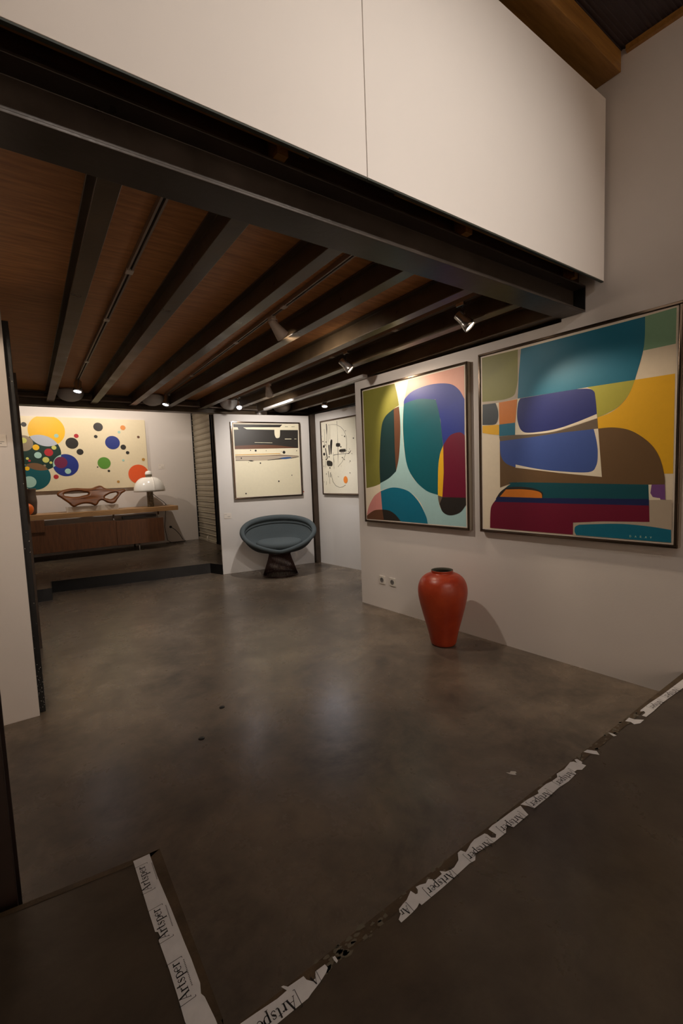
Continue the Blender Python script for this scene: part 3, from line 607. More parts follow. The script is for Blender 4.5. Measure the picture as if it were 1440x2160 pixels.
def picture(name, a, d, nrm, s0, s1, z0, z1, base, shapes, dots, label, frame=True, depth=0.045, fw=0.020, sign=None, circles=None, extra=None):
    """picture hung on a wall: a wall origin, d along it, nrm out of it"""
    mid = a + d * ((s0 + s1) / 2) + UP * z0
    t = thing(name, mid, label, 'painting', 'paintings on the walls')
    g = fw if frame else 0.0
    cs0, cs1, cz0, cz1 = s0 + g, s1 - g, z0 + g, z1 - g
    cd_ = depth - 0.006 if frame else depth
    W, H = cs1 - cs0, cz1 - cz0
    mb = MB(); names = ['canvas_edge']
    mb.obox(a + d * cs0 + UP * cz0 + nrm * 0.004, d * W, nrm * (cd_ - 0.004), UP * H, 0)
    lift = [cd_ + 0.0002]
    def idx(col):
        k = 'paint_' + col
        if k not in names: names.append(k)
        return names.index(k)
    m = 0.008 if frame else 0.0     # unpainted rim of the canvas
    def pt(u, v, h):
        return a + d * (cs0 + m + (W - 2 * m) * u) + UP * (cz0 + m + (H - 2 * m) * v) + nrm * h
    def poly(col, pts):
        lift[0] += 0.00012
        mb.add([pt(u, v, lift[0]) for u, v in pts], [list(range(len(pts)))], idx(col))
    poly(base, [(0, 0), (1, 0), (1, 1), (0, 1)])
    for col, pts in shapes:
        q = smooth_poly(pts)
        q = [(min(max(u, 0), 1), min(max(v, 0), 1)) for u, v in q]
        poly(col, q)
    for col, u, v, ru, rv in dots:
        poly(col, [(u + ru * math.cos(2 * math.pi * i / 24), v + rv * math.sin(2 * math.pi * i / 24)) for i in range(24)])
    if extra:
        for col, pts in extra(W, H): poly(col, pts)
    cv = build('canvas', mb, names, t)
    if sign:
        sg = MB(); hgt = 0.012
        for (u, v), ch in zip(SIGNATURE, sign):
            for (x0, y0), (x1, y1) in LETTERS[ch]:
                p0 = pt(u, v, lift[0] + 0.0006) + d * ((x0 - 0.35) * hgt) + UP * ((y0 - 0.5) * hgt)
                p1 = pt(u, v, lift[0] + 0.0006) + d * ((x1 - 0.35) * hgt) + UP * ((y1 - 0.5) * hgt)
                dr = (p1 - p0).normalized(); sd = nrm.cross(dr) * 0.0010
                sg.add([p0 - sd, p1 - sd, p1 + sd, p0 + sd], [(0, 1, 2, 3)])
        build('signature', sg, 'paint_mint', cv)['kind'] = 'stuff'
    if frame:
        for nm, o, l, w_ in (('frame_rail', a + d * s0 + UP * (z1 - 0.016), d * (s1 - s0), UP * 0.016), ('frame_rail', a + d * s0 + UP * z0, d * (s1 - s0), UP * 0.016),
                             ('frame_stile', a + d * s0 + UP * (z0 + 0.016), d * 0.016, UP * (z1 - z0 - 0.032)), ('frame_stile', a + d * (s1 - 0.016) + UP * (z0 + 0.016), d * 0.016, UP * (z1 - z0 - 0.032))):
            build(nm, MB().obox(o + nrm * 0.003, l, nrm * (depth - 0.003), w_), 'frame_bronze', t, bevel=0.003)
        for q in (s0 - 0.0022, s1 + 0.0002):
            build('frame_side', MB().obox(a + d * q + UP * (z0 + 0.002) + nrm * 0.001, d * 0.002, nrm * (depth - 0.008), UP * (z1 - z0 - 0.004)), 'frame_side', t)
    return t

LETTERS = {'D': [((0, 0), (0, 1)), ((0, 1), (.5, .8)), ((.5, .8), (.6, .5)), ((.6, .5), (.5, .2)), ((.5, .2), (0, 0))], 'A': [((0, 0), (.35, 1)), ((.35, 1), (.7, 0)), ((.15, .4), (.55, .4))],
    'R': [((0, 0), (0, 1)), ((0, 1), (.5, .9)), ((.5, .9), (.5, .6)), ((.5, .6), (0, .5)), ((.1, .5), (.6, 0))], 'C': [((.6, .9), (.2, 1)), ((.2, 1), (0, .5)), ((0, .5), (.2, 0)), ((.2, 0), (.6, .1))],
    'Y': [((0, 1), (.35, .5)), ((.7, 1), (.35, .5)), ((.35, .5), (.35, 0))]}

picture('abstract_painting', WA, WD, WN, 0.139, 1.369, 0.860, 2.160, 'cream', ART_LEFT, [], 'framed abstract painting with olive, pale aqua and dark teal rounded shapes, above the two sockets', depth=0.05)
picture('abstract_painting', WA, WD, WN, 1.467, 2.720, 0.861, 2.184, 'cream', ART_RIGHT, [], 'large framed abstract painting with yellow, brown and blue blocks at the right edge', depth=0.05, sign='DARAY')
picture('abstract_painting', BA, BD, BN, 0.215, 1.226, 1.045, 2.122, 'cream2', ART_HORIZON, DOTS_HORIZON, 'framed painting with a dark upper band and small dots on cream, above the armchair')
picture('abstract_painting', CA, CD, CN, 0.165, 0.958, 1.047, 2.125, 'ground2', ART_LINES, DOTS_LINES, 'framed white painting with thin black strokes and one orange dot')

# bubble painting: unframed deep canvas on the back wall
BX0, BX1, BZ0, BZ1 = -1.05, 1.888, 1.246, 2.486
def circle(x, z, r, n=40):
    pts = []
    for i in range(n):
        a_ = 2 * math.pi * i / n
        px = min(max(x + r * math.cos(a_), BX0), BX1); pz = min(max(z + r * math.sin(a_), BZ0), BZ1)
        pts.append(((px - BX0) / (BX1 - BX0), (pz - BZ0) / (BZ1 - BZ0)))
    return pts
def lens(c1, c2, n=14):
    """overlap of two circles"""
    (x1, z1, r1), (x2, z2, r2) = c1, c2
    dd = math.hypot(x2 - x1, z2 - z1); al = math.atan2(z2 - z1, x2 - x1)
    h1 = math.acos(max(-1, min(1, (r1 * r1 + dd * dd - r2 * r2) / (2 * r1 * dd)))); h2 = math.acos(max(-1, min(1, (r2 * r2 + dd * dd - r1 * r1) / (2 * r2 * dd))))
    out = []
    for i in range(n + 1):
        a_ = al - h1 + 2 * h1 * i / n; out.append((x1 + r1 * math.cos(a_), z1 + r1 * math.sin(a_)))
    for i in range(1, n):
        a_ = al + math.pi - h2 + 2 * h2 * i / n; out.append((x2 + r2 * math.cos(a_), z2 + r2 * math.sin(a_)))
    return [((min(max(x, BX0), BX1) - BX0) / (BX1 - BX0), (min(max(z, BZ0), BZ1) - BZ0) / (BZ1 - BZ0)) for x, z in out]
def bubbles(W, H):
    by = [b for b in BUBBLES]
    big = {}
    for b in by:
        if b[0] in ('sun', 'bottle', 'petrol', 'ultra') and b[3] > 0.15 and b[0] not in big: big[b[0]] = b[1:]
    out = []
    for i, (col, x, z, r) in enumerate(by):
        out.append((col, circle(x, z, r)))
        if col == 'bottle': out.append(('lilac', lens(big['sun'], big['bottle'])))
        if col == 'petrol': out.append(('bronze', lens(big['bottle'], big['petrol'])))
        if col == 'ultra' and r > 0.15: out.append(('mint', lens(big['bottle'], big['ultra'])))
    for x, z, r, col in ((-0.35, 2.2, 0.12, 'vermil'), (-0.55, 1.62, 0.2, 'leaf'), (-0.82, 2.0, 0.09, 'black')):
        out.append((col, circle(x, z, r)))
    return out
picture('bubble_painting', Vector((0, 9.10, 0)), Vector((1, 0, 0)), Vector((0, -1, 0)), BX0, BX1, BZ0, BZ1, 'ground', [], [], 'wide unframed canvas with many coloured circles on cream, above the long desk', frame=False, depth=0.05, extra=bubbles)

# ------------------------------------------------------------------ small wall labels and sockets
def wall_label(a, d, nrm, s0, s1, z0, z1, label, lines=True):
    t = thing('wall_label', a + d * ((s0 + s1) / 2) + UP * z0, label, 'label', 'labels beside the paintings')
    cd0 = build('card', MB().obox(a + d * s0 + UP * z0 + nrm * 0.0005, d * (s1 - s0), nrm * 0.004, UP * (z1 - z0)), 'label_paper', t, bevel=0.0005)
    if lines:
        mb = MB(); w_ = s1 - s0; h = z1 - z0
        for v, u0, u1 in ((0.78, 0.08, 0.40), (0.38, 0.45, 0.9), (0.24, 0.5, 0.8)):
            mb.obox(a + d * (s0 + w_ * u0) + UP * (z0 + h * v) + nrm * 0.0046, d * (w_ * (u1 - u0)), nrm * 0.0002, UP * 0.003)
        build('print', mb, 'ink_grey', cd0)['kind'] = 'stuff'
wall_label(Vector((0, 9.10, 0)), Vector((1, 0, 0)), Vector((0, -1, 0)), 2.090, 2.198, 1.575, 1.664, 'small white label right of the bubble painting')
wall_label(Vector((0, 3.10, 0)), Vector((1, 0, 0)), Vector((0, -1, 0)), -0.185, -0.074, 1.562, 1.627, 'small white label on the left wall, cut by the photo edge')
wall_label(BA, BD, BN, 0.058, 0.158, 0.784, 0.858, 'small white label left of the armchair')
wall_label(CA, CD, CN, 1.003, 1.085, 1.700, 1.868, 'upper white label right of the painting with the orange dot')
wall_label(CA, CD, CN, 1.003, 1.085, 1.578, 1.672, 'lower white label right of the painting with the orange dot')
rd = MB().lathe([(0.009, 0), (0.009, 0.001)], BA + BD * 1.254 + UP * 1.10 + BN * 0.0002, BN, 12, caps=True)
tag(build('red_sticker', rd, 'red_dot', at=BA + BD * 1.254 + UP * 1.10), 'tiny red dot sticker beside the dark banded painting', 'sticker')
def socket(s0, label):
    a = WA + WD * s0 + UP * 0.25
    t = thing('wall_socket', a, label, 'socket', 'sockets on the right wall')
    build('plate', MB().obox(a + WN * 0.0005, WD * 0.08, WN * 0.010, UP * 0.08), 'socket_white', t, bevel=0.003)
    c = a + WD * 0.04 + UP * 0.04 + WN * 0.0106
    rc = build('recess', MB().lathe([(0.024, 0.0), (0.024, 0.0015), (0.019, 0.0012), (0.0, 0.0006)], c, WN, 24), 'ink_grey', t)
    pm = MB()
    for k in (-1, 1): pm.lathe([(0.0045, 0), (0.0045, 0.0022)], c + WD * 0.009 * k, WN, 10)
    pm.lathe([(0.0035, 0), (0.0035, 0.004)], c + UP * 0.011, WN, 10)
    build('contacts', pm, 'socket_dark', rc)
socket(0.277, 'white wall socket, the one nearer the wall corner')
socket(0.419, 'white wall socket, the one nearer the red vase')

# ------------------------------------------------------------------ red vase
VX, VY = 2.545, 2.345
t = thing('floor_vase', (VX, VY, 0), 'tall glossy red ceramic floor vase standing by the right wall', 'vase')
prof = [(0.0, 0.0), (0.086, 0.0), (0.096, 0.010), (0.103, 0.05), (0.118, 0.12), (0.138, 0.19), (0.158, 0.27), (0.176, 0.34), (0.1865, 0.40), (0.188, 0.44), (0.182, 0.48), (0.166, 0.52), (0.138, 0.548), (0.106, 0.563), (0.085, 0.568), (0.081, 0.574), (0.084, 0.586), (0.082, 0.592), (0.074, 0.592), (0.069, 0.585), (0.067, 0.57), (0.10, 0.55), (0.15, 0.50)]
build('body', MB().lathe([(r * 1.0, h * 0.985) for r, h in prof[:18]], (VX, VY, 0), n=56, caps=False), 'vase_red', t, subsurf=1)
build('mouth', MB().lathe([(r, h * 0.985) for r, h in prof[17:]] + [(0.14, 0.35), (0.0, 0.30)], (VX, VY, 0), n=56, caps=False), 'vase_inside', t)

# ------------------------------------------------------------------ armchair with wire base
AX, AY = 2.748, 5.47
ch = thing('lounge_armchair', (AX, AY, 0), 'round blue grey upholstered armchair on a bronze wire base', 'chair')
ff = Vector((-0.42, -0.907, 0)).normalized()      # the way it faces
rr = Vector((-ff.y, ff.x, 0))                     # its left-right axis
def cp(x, y, z):                                  # x sideways, y to the front, z up
    return Vector((AX, AY, 0)) + rr * x + ff * y + UP * z
def rim(th, k=1.0):
    c0 = math.cos(th); x = 0.485 * math.copysign(abs(c0) ** (1 + 0.4 * max(0.0, math.sin(th))), c0); y = 0.315 * math.sin(th)      # th 90 = front
    z = 0.565 - 0.195 * math.sin(th) + 0.04 * math.cos(th) ** 2
    return x, y, z
def shell_pt(u, th, off=0.0):
    x, y, z = rim(th)
    zb = 0.345
    w_ = u ** 2.2
    r_ = u ** 0.52
    zz = zb + (z - zb) * w_
    return x * r_ * (1 + off * 0.3), y * r_ * (1 + off * 0.3) - 0.0, zz
NT, NU = 48, 12
def shell_mesh(dz, sc):
    vs = []; fs = []
    for k in range(NU + 1):
        u = max(k / NU, 0.001)
        for i in range(NT):
            x, y, z = shell_pt(u, 2 * math.pi * i / NT)
            vs.append(cp(x * sc, y * sc, z + dz * (1 - 0.5 * u)))
    for k in range(NU):
        for i in range(NT):
            j = (i + 1) % NT
            fs.append((k * NT + i, k * NT + j, (k + 1) * NT + j, (k + 1) * NT + i))
    return MB().add(vs, fs, 0, True)
build('inner_shell', shell_mesh(0.0, 0.99), 'fabric_teal', ch)
build('outer_shell', shell_mesh(-0.035, 1.025), 'fabric_dark', ch)
pts = []; rad = []
for i in range(64):
    th = 2 * math.pi * i / 64
    x, y, z = rim(th)
    pts.append(cp(x, y, z)); rad.append(0.034 + 0.006 * max(0, -math.sin(th)) - 0.012 * max(0, math.sin(th)))
build('rim_roll', MB().tube(pts, rad, 14, closed=True), 'fabric_teal', ch)
# a welt line inside the rim
pts = []
for i in range(64):
    th = 2 * math.pi * i / 64
    x, y, z = shell_pt(0.90, th)
    pts.append(cp(x * 0.985, y * 0.985, z + 0.012))
build('welt', MB().tube(pts, 0.006, 6, closed=True), 'fabric_dark', ch)
vs = []; fs = []; NA, NB = 40, 10
for k in range(NB + 1):
    ph = -math.pi / 2 + math.pi * k / NB
    for i in range(NA):
        th = 2 * math.pi * i / NA
        c_ = max(0.0, math.cos(ph)) ** 0.35
        x = 0.310 * c_ * math.cos(th); y = 0.20 * c_ * math.sin(th) + 0.075
        z = 0.452 + 0.050 * math.copysign(abs(math.sin(ph)) ** 0.8, math.sin(ph)) - 0.10 * y + 0.10 * x * x
        vs.append(cp(x, y, z))
for k in range(NB):
    for i in range(NA):
        j = (i + 1) % NA
        fs.append((k * NA + i, k * NA + j, (k + 1) * NA + j, (k + 1) * NA + i))
build('seat_cushion', MB().add(vs, fs, 0, True), 'fabric_teal', ch)
rods = MB()
for i in range(72):
    th = 2 * math.pi * i / 72
    pl = []
    for h, r_, k in ((0.012, 0.232, 0), (0.12, 0.194, 0.04), (0.22, 0.160, 0.08), (0.285, 0.142, 0.10), (0.32, 0.155, 0.12), (0.345, 0.22, 0.14)):
        pl.append(cp(r_ * math.cos(th + k), r_ * 0.86 * math.sin(th + k), h))
    rods.tube(pl, 0.0042, 5)
o = build('wire_rods', rods, 'wire_bronze', ch); o['kind'] = 'stuff'
for nm, r_, h, q in (('base_ring', 0.234, 0.009, 0.009), ('waist_ring', 0.138, 0.285, 0.005), ('upper_ring', 0.20, 0.338, 0.005)):
    build(nm, MB().tube([cp(r_ * math.cos(2 * math.pi * i / 40), r_ * 0.86 * math.sin(2 * math.pi * i / 40), h) for i in range(40)], q, 8, closed=True), 'wire_bronze', ch)

# ------------------------------------------------------------------ long desk in the back room
dk = thing('long_desk', (0.8, 8.7, Z_BACK), 'long oak desk with a hanging brown cabinet below the bubble painting', 'desk')
build('desktop', MB().box(-1.0, 2.232, 8.45, 9.02, 0.802, 0.882), 'desk_oak', dk, bevel=0.003)
build('cabinet_body', MB().box(-1.0, 1.955, 8.462, 8.95, 0.275, 0.60), 'cabinet_wood', dk)
build('cabinet_body', MB().box(-1.0, 1.955, 8.60, 8.95, 0.60, 0.66), 'cabinet_wood', dk)
fr = build('drawer_front', MB().box(-0.998, 1.183, 8.445, 8.461, 0.270, 0.706), 'cabinet_wood', dk, bevel=0.002)
build('drawer_front', MB().box(1.187, 1.957, 8.445, 8.461, 0.265, 0.690), 'cabinet_wood', dk, bevel=0.002)
build('desk_bracket', MB().box(-0.20, 0.172, 8.43, 8.4445, 0.61, 0.8015), 'cabinet_wood', dk, bevel=0.002)
for x in (1.17, 1.90):
    build('support_rod', MB().lathe([(0.014, 0.60), (0.014, 0.8015)], (x, 8.55, 0), n=12), 'lamp_silver', dk)
for x in (-0.8, 1.536):
    build('leg', MB().lathe([(0.013, Z_BACK), (0.013, 0.275)], (x, 8.48, 0), n=12), 'lamp_silver', dk)
    build('leg', MB().lathe([(0.013, Z_BACK), (0.013, 0.275)], (x, 8.92, 0), n=12), 'lamp_silver', dk)
bg = MB()
tag(build('folded_papers', MB().obox((1.30, 8.48, 0.7075), (0.55, 0, 0.006), (0, 0.10, 0), (0, 0, 0.045)), 'socket_dark', at=(1.57, 8.53, 0.7075)), 'dark flat stack of papers lying on the open drawer under the desk', 'papers')

# table lamp with white dome shade
LX, LY, LZ = 1.815, 8.70, 0.883
lp = thing('table_lamp', (LX, LY, LZ), 'white dome table lamp with a dark marble column on the desk', 'lamp')
build('column', MB().lathe([(0.056, 0), (0.056, 0.585)], (LX, LY, LZ), n=32), 'marble_dark', lp, bevel=0.002)
dome = [(0.262, 0.275)]
for i in range(13):
    a_ = math.pi / 2 * i / 12
    dome.append((0.06 + 0.206 * math.cos(a_) ** 0.9 if i < 12 else 0.06, 0.275 + 0.262 * math.sin(a_)))
dome += [(0.057, 0.53), (0.20, 0.43), (0.25, 0.30), (0.258, 0.275)]
shd = build('shade', MB().lathe(dome, (LX, LY, LZ), n=48, caps=False), 'shade_white', lp)
rg = MB()
rib = []
for i in range(12):
    a_ = math.pi / 2 * i / 11
    rib.append(Vector((LX + 0.03, LY - (0.062 + 0.206 * math.cos(a_) ** 0.9), LZ + 0.277 + 0.262 * math.sin(a_))))
build('shade_seam', MB().tube(rib, 0.007, 6), 'shade_white', shd)
build('finial', MB().lathe([(0.058, 0.5855), (0.060, 0.60), (0.052, 0.63), (0.03, 0.648), (0.0, 0.654)], (LX, LY, LZ), n=32, caps=False), 'shade_white', lp)
cb = MB().tube([(LX + 0.05, LY + 0.05, LZ + 0.24), (LX + 0.14, LY + 0.1, LZ + 0.16), (LX + 0.26, LY + 0.16, LZ + 0.07), (LX + 0.32, LY + 0.2, LZ + 0.008), (LX + 0.34, LY + 0.34, LZ + 0.006), (LX + 0.34, LY + 0.352, LZ - 0.1), (LX + 0.30, LY + 0.36, 0.45), (LX + 0.33, LY + 0.34, Z_BACK + 0.05), (LX + 0.38, LY + 0.30, Z_BACK + 0.008)], 0.005, 6)
build('cord', cb, 'cable_black', lp)
pc = thing('power_cable', (2.28, 9.06, Z_BACK), 'black plug and cable hanging from the wall under the desk end', 'cable')
build('plug', MB().lathe([(0.022, 0), (0.024, 0.03), (0.012, 0.06)], (2.23, 9.098, 0.44), (0, -1, 0), 14), 'cable_black', pc)
build('cord', MB().tube([(2.23, 9.04, 0.44), (2.30, 9.02, 0.38), (2.38, 9.03, 0.28), (2.43, 9.03, 0.18), (2.48, 9.0, Z_BACK + 0.007), (2.30, 8.93, Z_BACK + 0.007), (2.10, 8.97, Z_BACK + 0.007)], 0.006, 6), 'cable_black', pc)

# carved wooden sculpture on a pale plinth
sc = thing('wood_sculpture', (0.9, 8.65, 0.883), 'carved brown wooden sculpture with two openings on a pale plinth', 'sculpture')
build('plinth', MB().box(0.49, 1.262, 8.56, 8.74, 0.883, 0.972), 'acrylic', sc, bevel=0.003)
def carving():
    # silhouette with two openings, rounded over, leaning back towards its top
    outer = [(0.385, 1.185), (0.43, 1.232), (0.53, 1.262), (0.66, 1.274), (0.80, 1.262), (0.90, 1.262), (0.97, 1.288), (1.03, 1.298), (1.09, 1.255), (1.18, 1.228), (1.30, 1.215), (1.405, 1.208), (1.335, 1.150), (1.265, 1.070), (1.195, 0.996), (1.11, 1.004), (1.03, 1.055), (0.985, 1.050), (0.915, 0.978), (0.84, 1.008), (0.74, 1.018), (0.66, 0.998), (0.595, 0.976), (0.53, 1.040), (0.44, 1.125)]
    hole1 = [(0.475, 1.178), (0.55, 1.215), (0.66, 1.226), (0.78, 1.205), (0.835, 1.178), (0.76, 1.145), (0.65, 1.128), (0.55, 1.140)]
    hole2 = [(1.065, 1.095), (1.12, 1.145), (1.20, 1.170), (1.275, 1.163), (1.225, 1.095), (1.165, 1.060), (1.11, 1.072)]
    cu = bpy.data.curves.new('carving', 'CURVE'); cu.dimensions = '2D'; cu.fill_mode = 'BOTH'
    cu.extrude = 0.030; cu.bevel_depth = 0.030; cu.bevel_resolution = 4; cu.offset = -0.026; cu.resolution_u = 5
    for pts in (outer, hole1, hole2):
        sp_ = cu.splines.new('BEZIER'); sp_.bezier_points.add(len(pts) - 1); sp_.use_cyclic_u = True
        for bpnt, (x, z) in zip(sp_.bezier_points, pts):
            bpnt.co = (x, z, 0); bpnt.handle_left_type = bpnt.handle_right_type = 'AUTO'
    tmp = bpy.data.objects.new('carving_outline', cu); COL.objects.link(tmp)
    bpy.context.view_layer.update()
    me = bpy.data.meshes.new_from_object(tmp.evaluated_get(bpy.context.evaluated_depsgraph_get()))
    bpy.data.objects.remove(tmp)
    mb = MB()
    def place(v):
        x, z, y = v
        lean = (z - 1.12) * 0.55
        wide = 1.0 + 0.5 * math.exp(-((x - 0.9) / 0.3) ** 2)
        return (x, 8.65 + lean - y * wide, z)
    mb.add([place(v.co) for v in me.vertices], [list(p.vertices) for p in me.polygons], 0, True)
    return mb
build('carving', carving(), 'carved_wood', sc)

# dark vase with an orange disc at the desk's left end
DX, DY = 0.035, 8.66
t = thing('dark_vase', (DX, DY, 0.883), 'tall dark brown vase at the left end of the desk', 'vase')
build('body', MB().lathe([(0.0, 0), (0.058, 0), (0.060, 0.05), (0.066, 0.13), (0.076, 0.19), (0.074, 0.24), (0.064, 0.31), (0.064, 0.37), (0.078, 0.418), (0.072, 0.418), (0.058, 0.36), (0.05, 0.2), (0, 0.15)], (DX, DY, 0.883), n=32, caps=False), 'ceramic_brown', t, subsurf=1)
ob = MB().lathe([(0.0, 0.0), (0.05, 0.004), (0.082, 0.02), (0.095, 0.035), (0.082, 0.05), (0.05, 0.066), (0, 0.07)], (-0.045, 8.525, 0.980), (0.25, -0.97, 0), 32, caps=False)
tag(build('orange_disc', ob, 'ceramic_orange', at=(-0.045, 8.52, 0.884)), 'round orange disc leaning in front of the dark vase', 'ornament')

# ------------------------------------------------------------------ lights: tracks and spotlights
def track(x0, y0, x1, y1, label):
    d = Vector((x1 - x0, y1 - y0, 0)); L = d.length; d.normalize(); n_ = Vector((-d.y, d.x, 0))
    z1 = Z_DECK + 0.0015
    t = thing('light_track', ((x0 + x1) / 2, (y0 + y1) / 2, z1 - 0.03), label, 'light track', 'lighting tracks on the deck')
    o = Vector((x0, y0, 0))
    for k, nm in ((-1, 'track_flange'), (1, 'track_flange')):
        build(nm, MB().obox(o + n_ * (k * 0.0095 - 0.0045) + UP * (z1 - 0.026), d * L, n_ * 0.009, UP * 0.026), 'track_metal', t)
    build('track_slot', MB().obox(o + n_ * -0.005 + UP * (z1 - 0.012), d * L, n_ * 0.010, UP * 0.012), 'lamp_dark', t)
    for f in (0.22, 0.42, 0.72):
        p = o + d * (L * f)
        build('joiner', MB().obox(p - d * 0.025 + n_ * -0.017 + UP * (z1 - 0.028), d * 0.05, n_ * 0.034, UP * 0.008), 'lamp_white', t)
track(0.505, 1.63, 0.505, 5.62, 'lighting track between the two leftmost joists')
track(1.375, 1.63, 1.485, 5.84, 'lighting track on the deck carrying the white cone lamp')
track(2.335, 1.63, 2.345, 5.90, 'lighting track on the deck carrying the row of hanging silver lamps')
tk = MB().obox((2.700, 3.44, 2.252), (0.030, 2.27, 0), (0.055, 0, 0), (0, 0, 0.030))
tag(build('cable_trunking', tk, 'trunking_white', at=(2.73, 4.6, 2.252), bevel=0.002), 'white metal trunking running under the joists towards the armchair corner', 'trunking')

def spot(base, head, aim, style, watts, color, label, angle=70.0, blend=0.6, mark=None, glow=18.0, size=1.0, group='spotlights'):
    base, head, aim = Vector(base), Vector(head), Vector(aim)
    t = thing('spotlight', base, label, 'spotlight', group)
    ax = (aim - head).normalized()
    white = 'lamp_white' if style == 'cone' else 'lamp_silver'
    build('adapter', MB().box(base.x - 0.016, base.x + 0.016, base.y - 0.03, base.y + 0.03, base.z - 0.022, base.z), white, t, bevel=0.003)
    if style == 'cone': prof = [(0.0, -0.075), (0.020, -0.075), (0.024, -0.07), (0.030, -0.03), (0.046, 0.05), (0.048, 0.062), (0.044, 0.062), (0.040, 0.045)]; lr, lh = 0.040, 0.045
    elif style == 'bulb': prof = [(0.0, -0.07), (0.013, -0.07), (0.015, -0.03), (0.022, -0.01), (0.034, 0.02), (0.036, 0.03), (0.033, 0.032)]; lr, lh = 0.033, 0.030
    else: prof = [(0.0, -0.065), (0.027, -0.065), (0.030, -0.06), (0.030, -0.005), (0.034, 0.0), (0.040, 0.035), (0.040, 0.055), (0.036, 0.055), (0.034, 0.045)]; lr, lh = 0.034, 0.046
    prof = [(r * size, h * size) for r, h in prof]; lr *= size; lh *= size
    back = head + ax * prof[0][1]
    joint = Vector((head.x, head.y, head.z)) + UP * (0.045 * size)
    build('stem', MB().tube([base - UP * 0.022, joint + UP * 0.02, joint], 0.0045, 8), white if style == 'cone' else 'lamp_dark', t)
    build('yoke', MB().tube([joint, head + UP * 0.02 * size], 0.008, 8), white, t)
    hd = build('head', MB().lathe(prof, head, ax, 28, caps=False), white, t)
    hd.data.materials.append(MATS['lamp_dark'])
    if style == 'bulb':
        ln = [(lr, lh), (lr * 1.02, lh + 0.012), (lr * 0.8, lh + 0.026), (lr * 0.4, lh + 0.034), (0, lh + 0.036)]
    else:
        ln = [(lr, lh), (lr * 0.6, lh + 0.004), (0, lh + 0.005)]
    build('lens', MB().lathe(ln, head, ax, 24, caps=False), emit('lens_' + style + str(int(glow * 10)) + str(int(color[2] * 100)), color, glow), hd)
    ld = bpy.data.lights.new('spot_light', 'SPOT')
    ld.energy = watts; ld.color = color; ld.spot_size = math.radians(angle); ld.spot_blend = blend; ld.shadow_soft_size = 0.03
    lo = bpy.data.objects.new('spot_light', ld); COL.objects.link(lo); lo.parent = t
    lo.location = head + ax * (lh + 0.055 * size) - base
    lo.rotation_euler = ax.to_track_quat('-Z', 'Y').to_euler()
    return t
Z_T = Z_DECK - 0.026
spot((0.505, 5.30, Z_T), (0.485, 5.18, 2.298), (0.25, 4.75, 0.9), 'can', ROOM_W * 0.12, COOL, 'lit spotlight at the far end of the leftmost track', 90, glow=10)
spot((1.404, 2.74, Z_T), (1.455, 2.765, 2.325), (2.80, 3.0, 1.1), 'cone', ROOM_W * 1.2, SOFT, 'white cone spotlight hanging from the track in mid deck', 150, 1.0, size=0.95)
spot((1.485, 5.72, Z_T), (1.452, 5.70, 2.300), (1.0, 5.35, 0.9), 'can', ROOM_W * 0.12, COOL, 'lit spotlight at the far end of the middle track', 90, glow=18)
spot((2.337, 1.95, Z_T), (2.335, 1.925, 2.270), (2.92, 1.05, 1.1), 'can', ROOM_W * 0.7, WARM, 'lit spotlight hanging nearest to the big painting at the right edge', 75, glow=40, size=1.0)
spot((2.339, 3.20, Z_T), (2.335, 3.205, 2.272), (2.78, 2.78, 1.65), 'can', ROOM_W * 0.65, WARM, 'lit spotlight hanging in front of the olive and teal painting', 100, glow=10)
spot((2.342, 4.72, Z_T), (2.355, 4.76, 2.325), (3.15, 5.88, 1.25), 'cone', ROOM_W * 2.2, PALE, 'spotlight behind the lit joist, turned towards the board with the armchair', 125, 0.8, glow=12)
spot((2.344, 5.62, Z_T), (2.335, 5.60, 2.290), (2.15, 5.0, 0.4), 'bulb', ROOM_W * 0.08, COOL, 'bare glowing bulb lamp above the dark banded painting', 120, glow=4)
spot((3.40, 5.08, Z_T), (3.30, 5.04, 2.285), (2.9, 4.6, 0.6), 'can', ROOM_W * 0.4, COOL, 'silver spotlight above the white painting with the orange dot', 100, glow=12)
spot((-0.50, 1.95, Z_T), (-0.48, 1.98, 2.30), (0.30, 3.4, 0.9), 'can', ROOM_W * 0.8, WARM, 'spotlight under the deck near the left wall, outside the photo', 78, 0.25)
# lamps of the back room and of the hall, out of view, plus added bounce spots
spot((0.25, 7.75, 2.998), (0.25, 7.78, 2.90), (0.30, 9.1, 1.5), 'can', BACK_W, SOFT, 'spotlight of the back room, left one above the desk', 130, group='spotlights of the back room')
spot((1.55, 7.75, 2.998), (1.55, 7.78, 2.90), (1.55, 9.1, 1.5), 'can', BACK_W, SOFT, 'spotlight of the back room, right one above the desk', 130, group='spotlights of the back room')
for x, y, ax_, k, an, lb in ((0.3, -1.5, (0.95, 1.35, 2.45), 1.1, 54, 'left one of the pair facing the panels'), (1.9, -1.5, (1.75, 1.35, 2.45), 1.1, 54, 'right one of the pair facing the panels'),
                          (1.2, -0.9, (1.3, 0.9, 0.1), 0.42, 85, 'the one facing the platform floor'),
                          (-1.8, -2.0, (-1.8, -4.0, 1.2), 2.15, 110, 'left one added for bounce off the rear wall'), (0.2, -2.0, (0.2, -4.0, 1.2), 2.15, 110, 'middle one added for bounce off the rear wall'), (2.2, -2.0, (2.2, -4.0, 1.2), 2.15, 110, 'right one added for bounce off the rear wall')):  # rear-wall spots are unseen lamps added for soft bounce under the deck
    spot((x, y, 3.640), (x, y, 3.53), ax_, 'cone', HALL_W * k, REAR_FILL if k > 2 else PALE, 'spotlight under the hall roof behind the camera, %s' % lb, an, 1.0 if k < 2 else 0.6, group='spotlights of the hall')

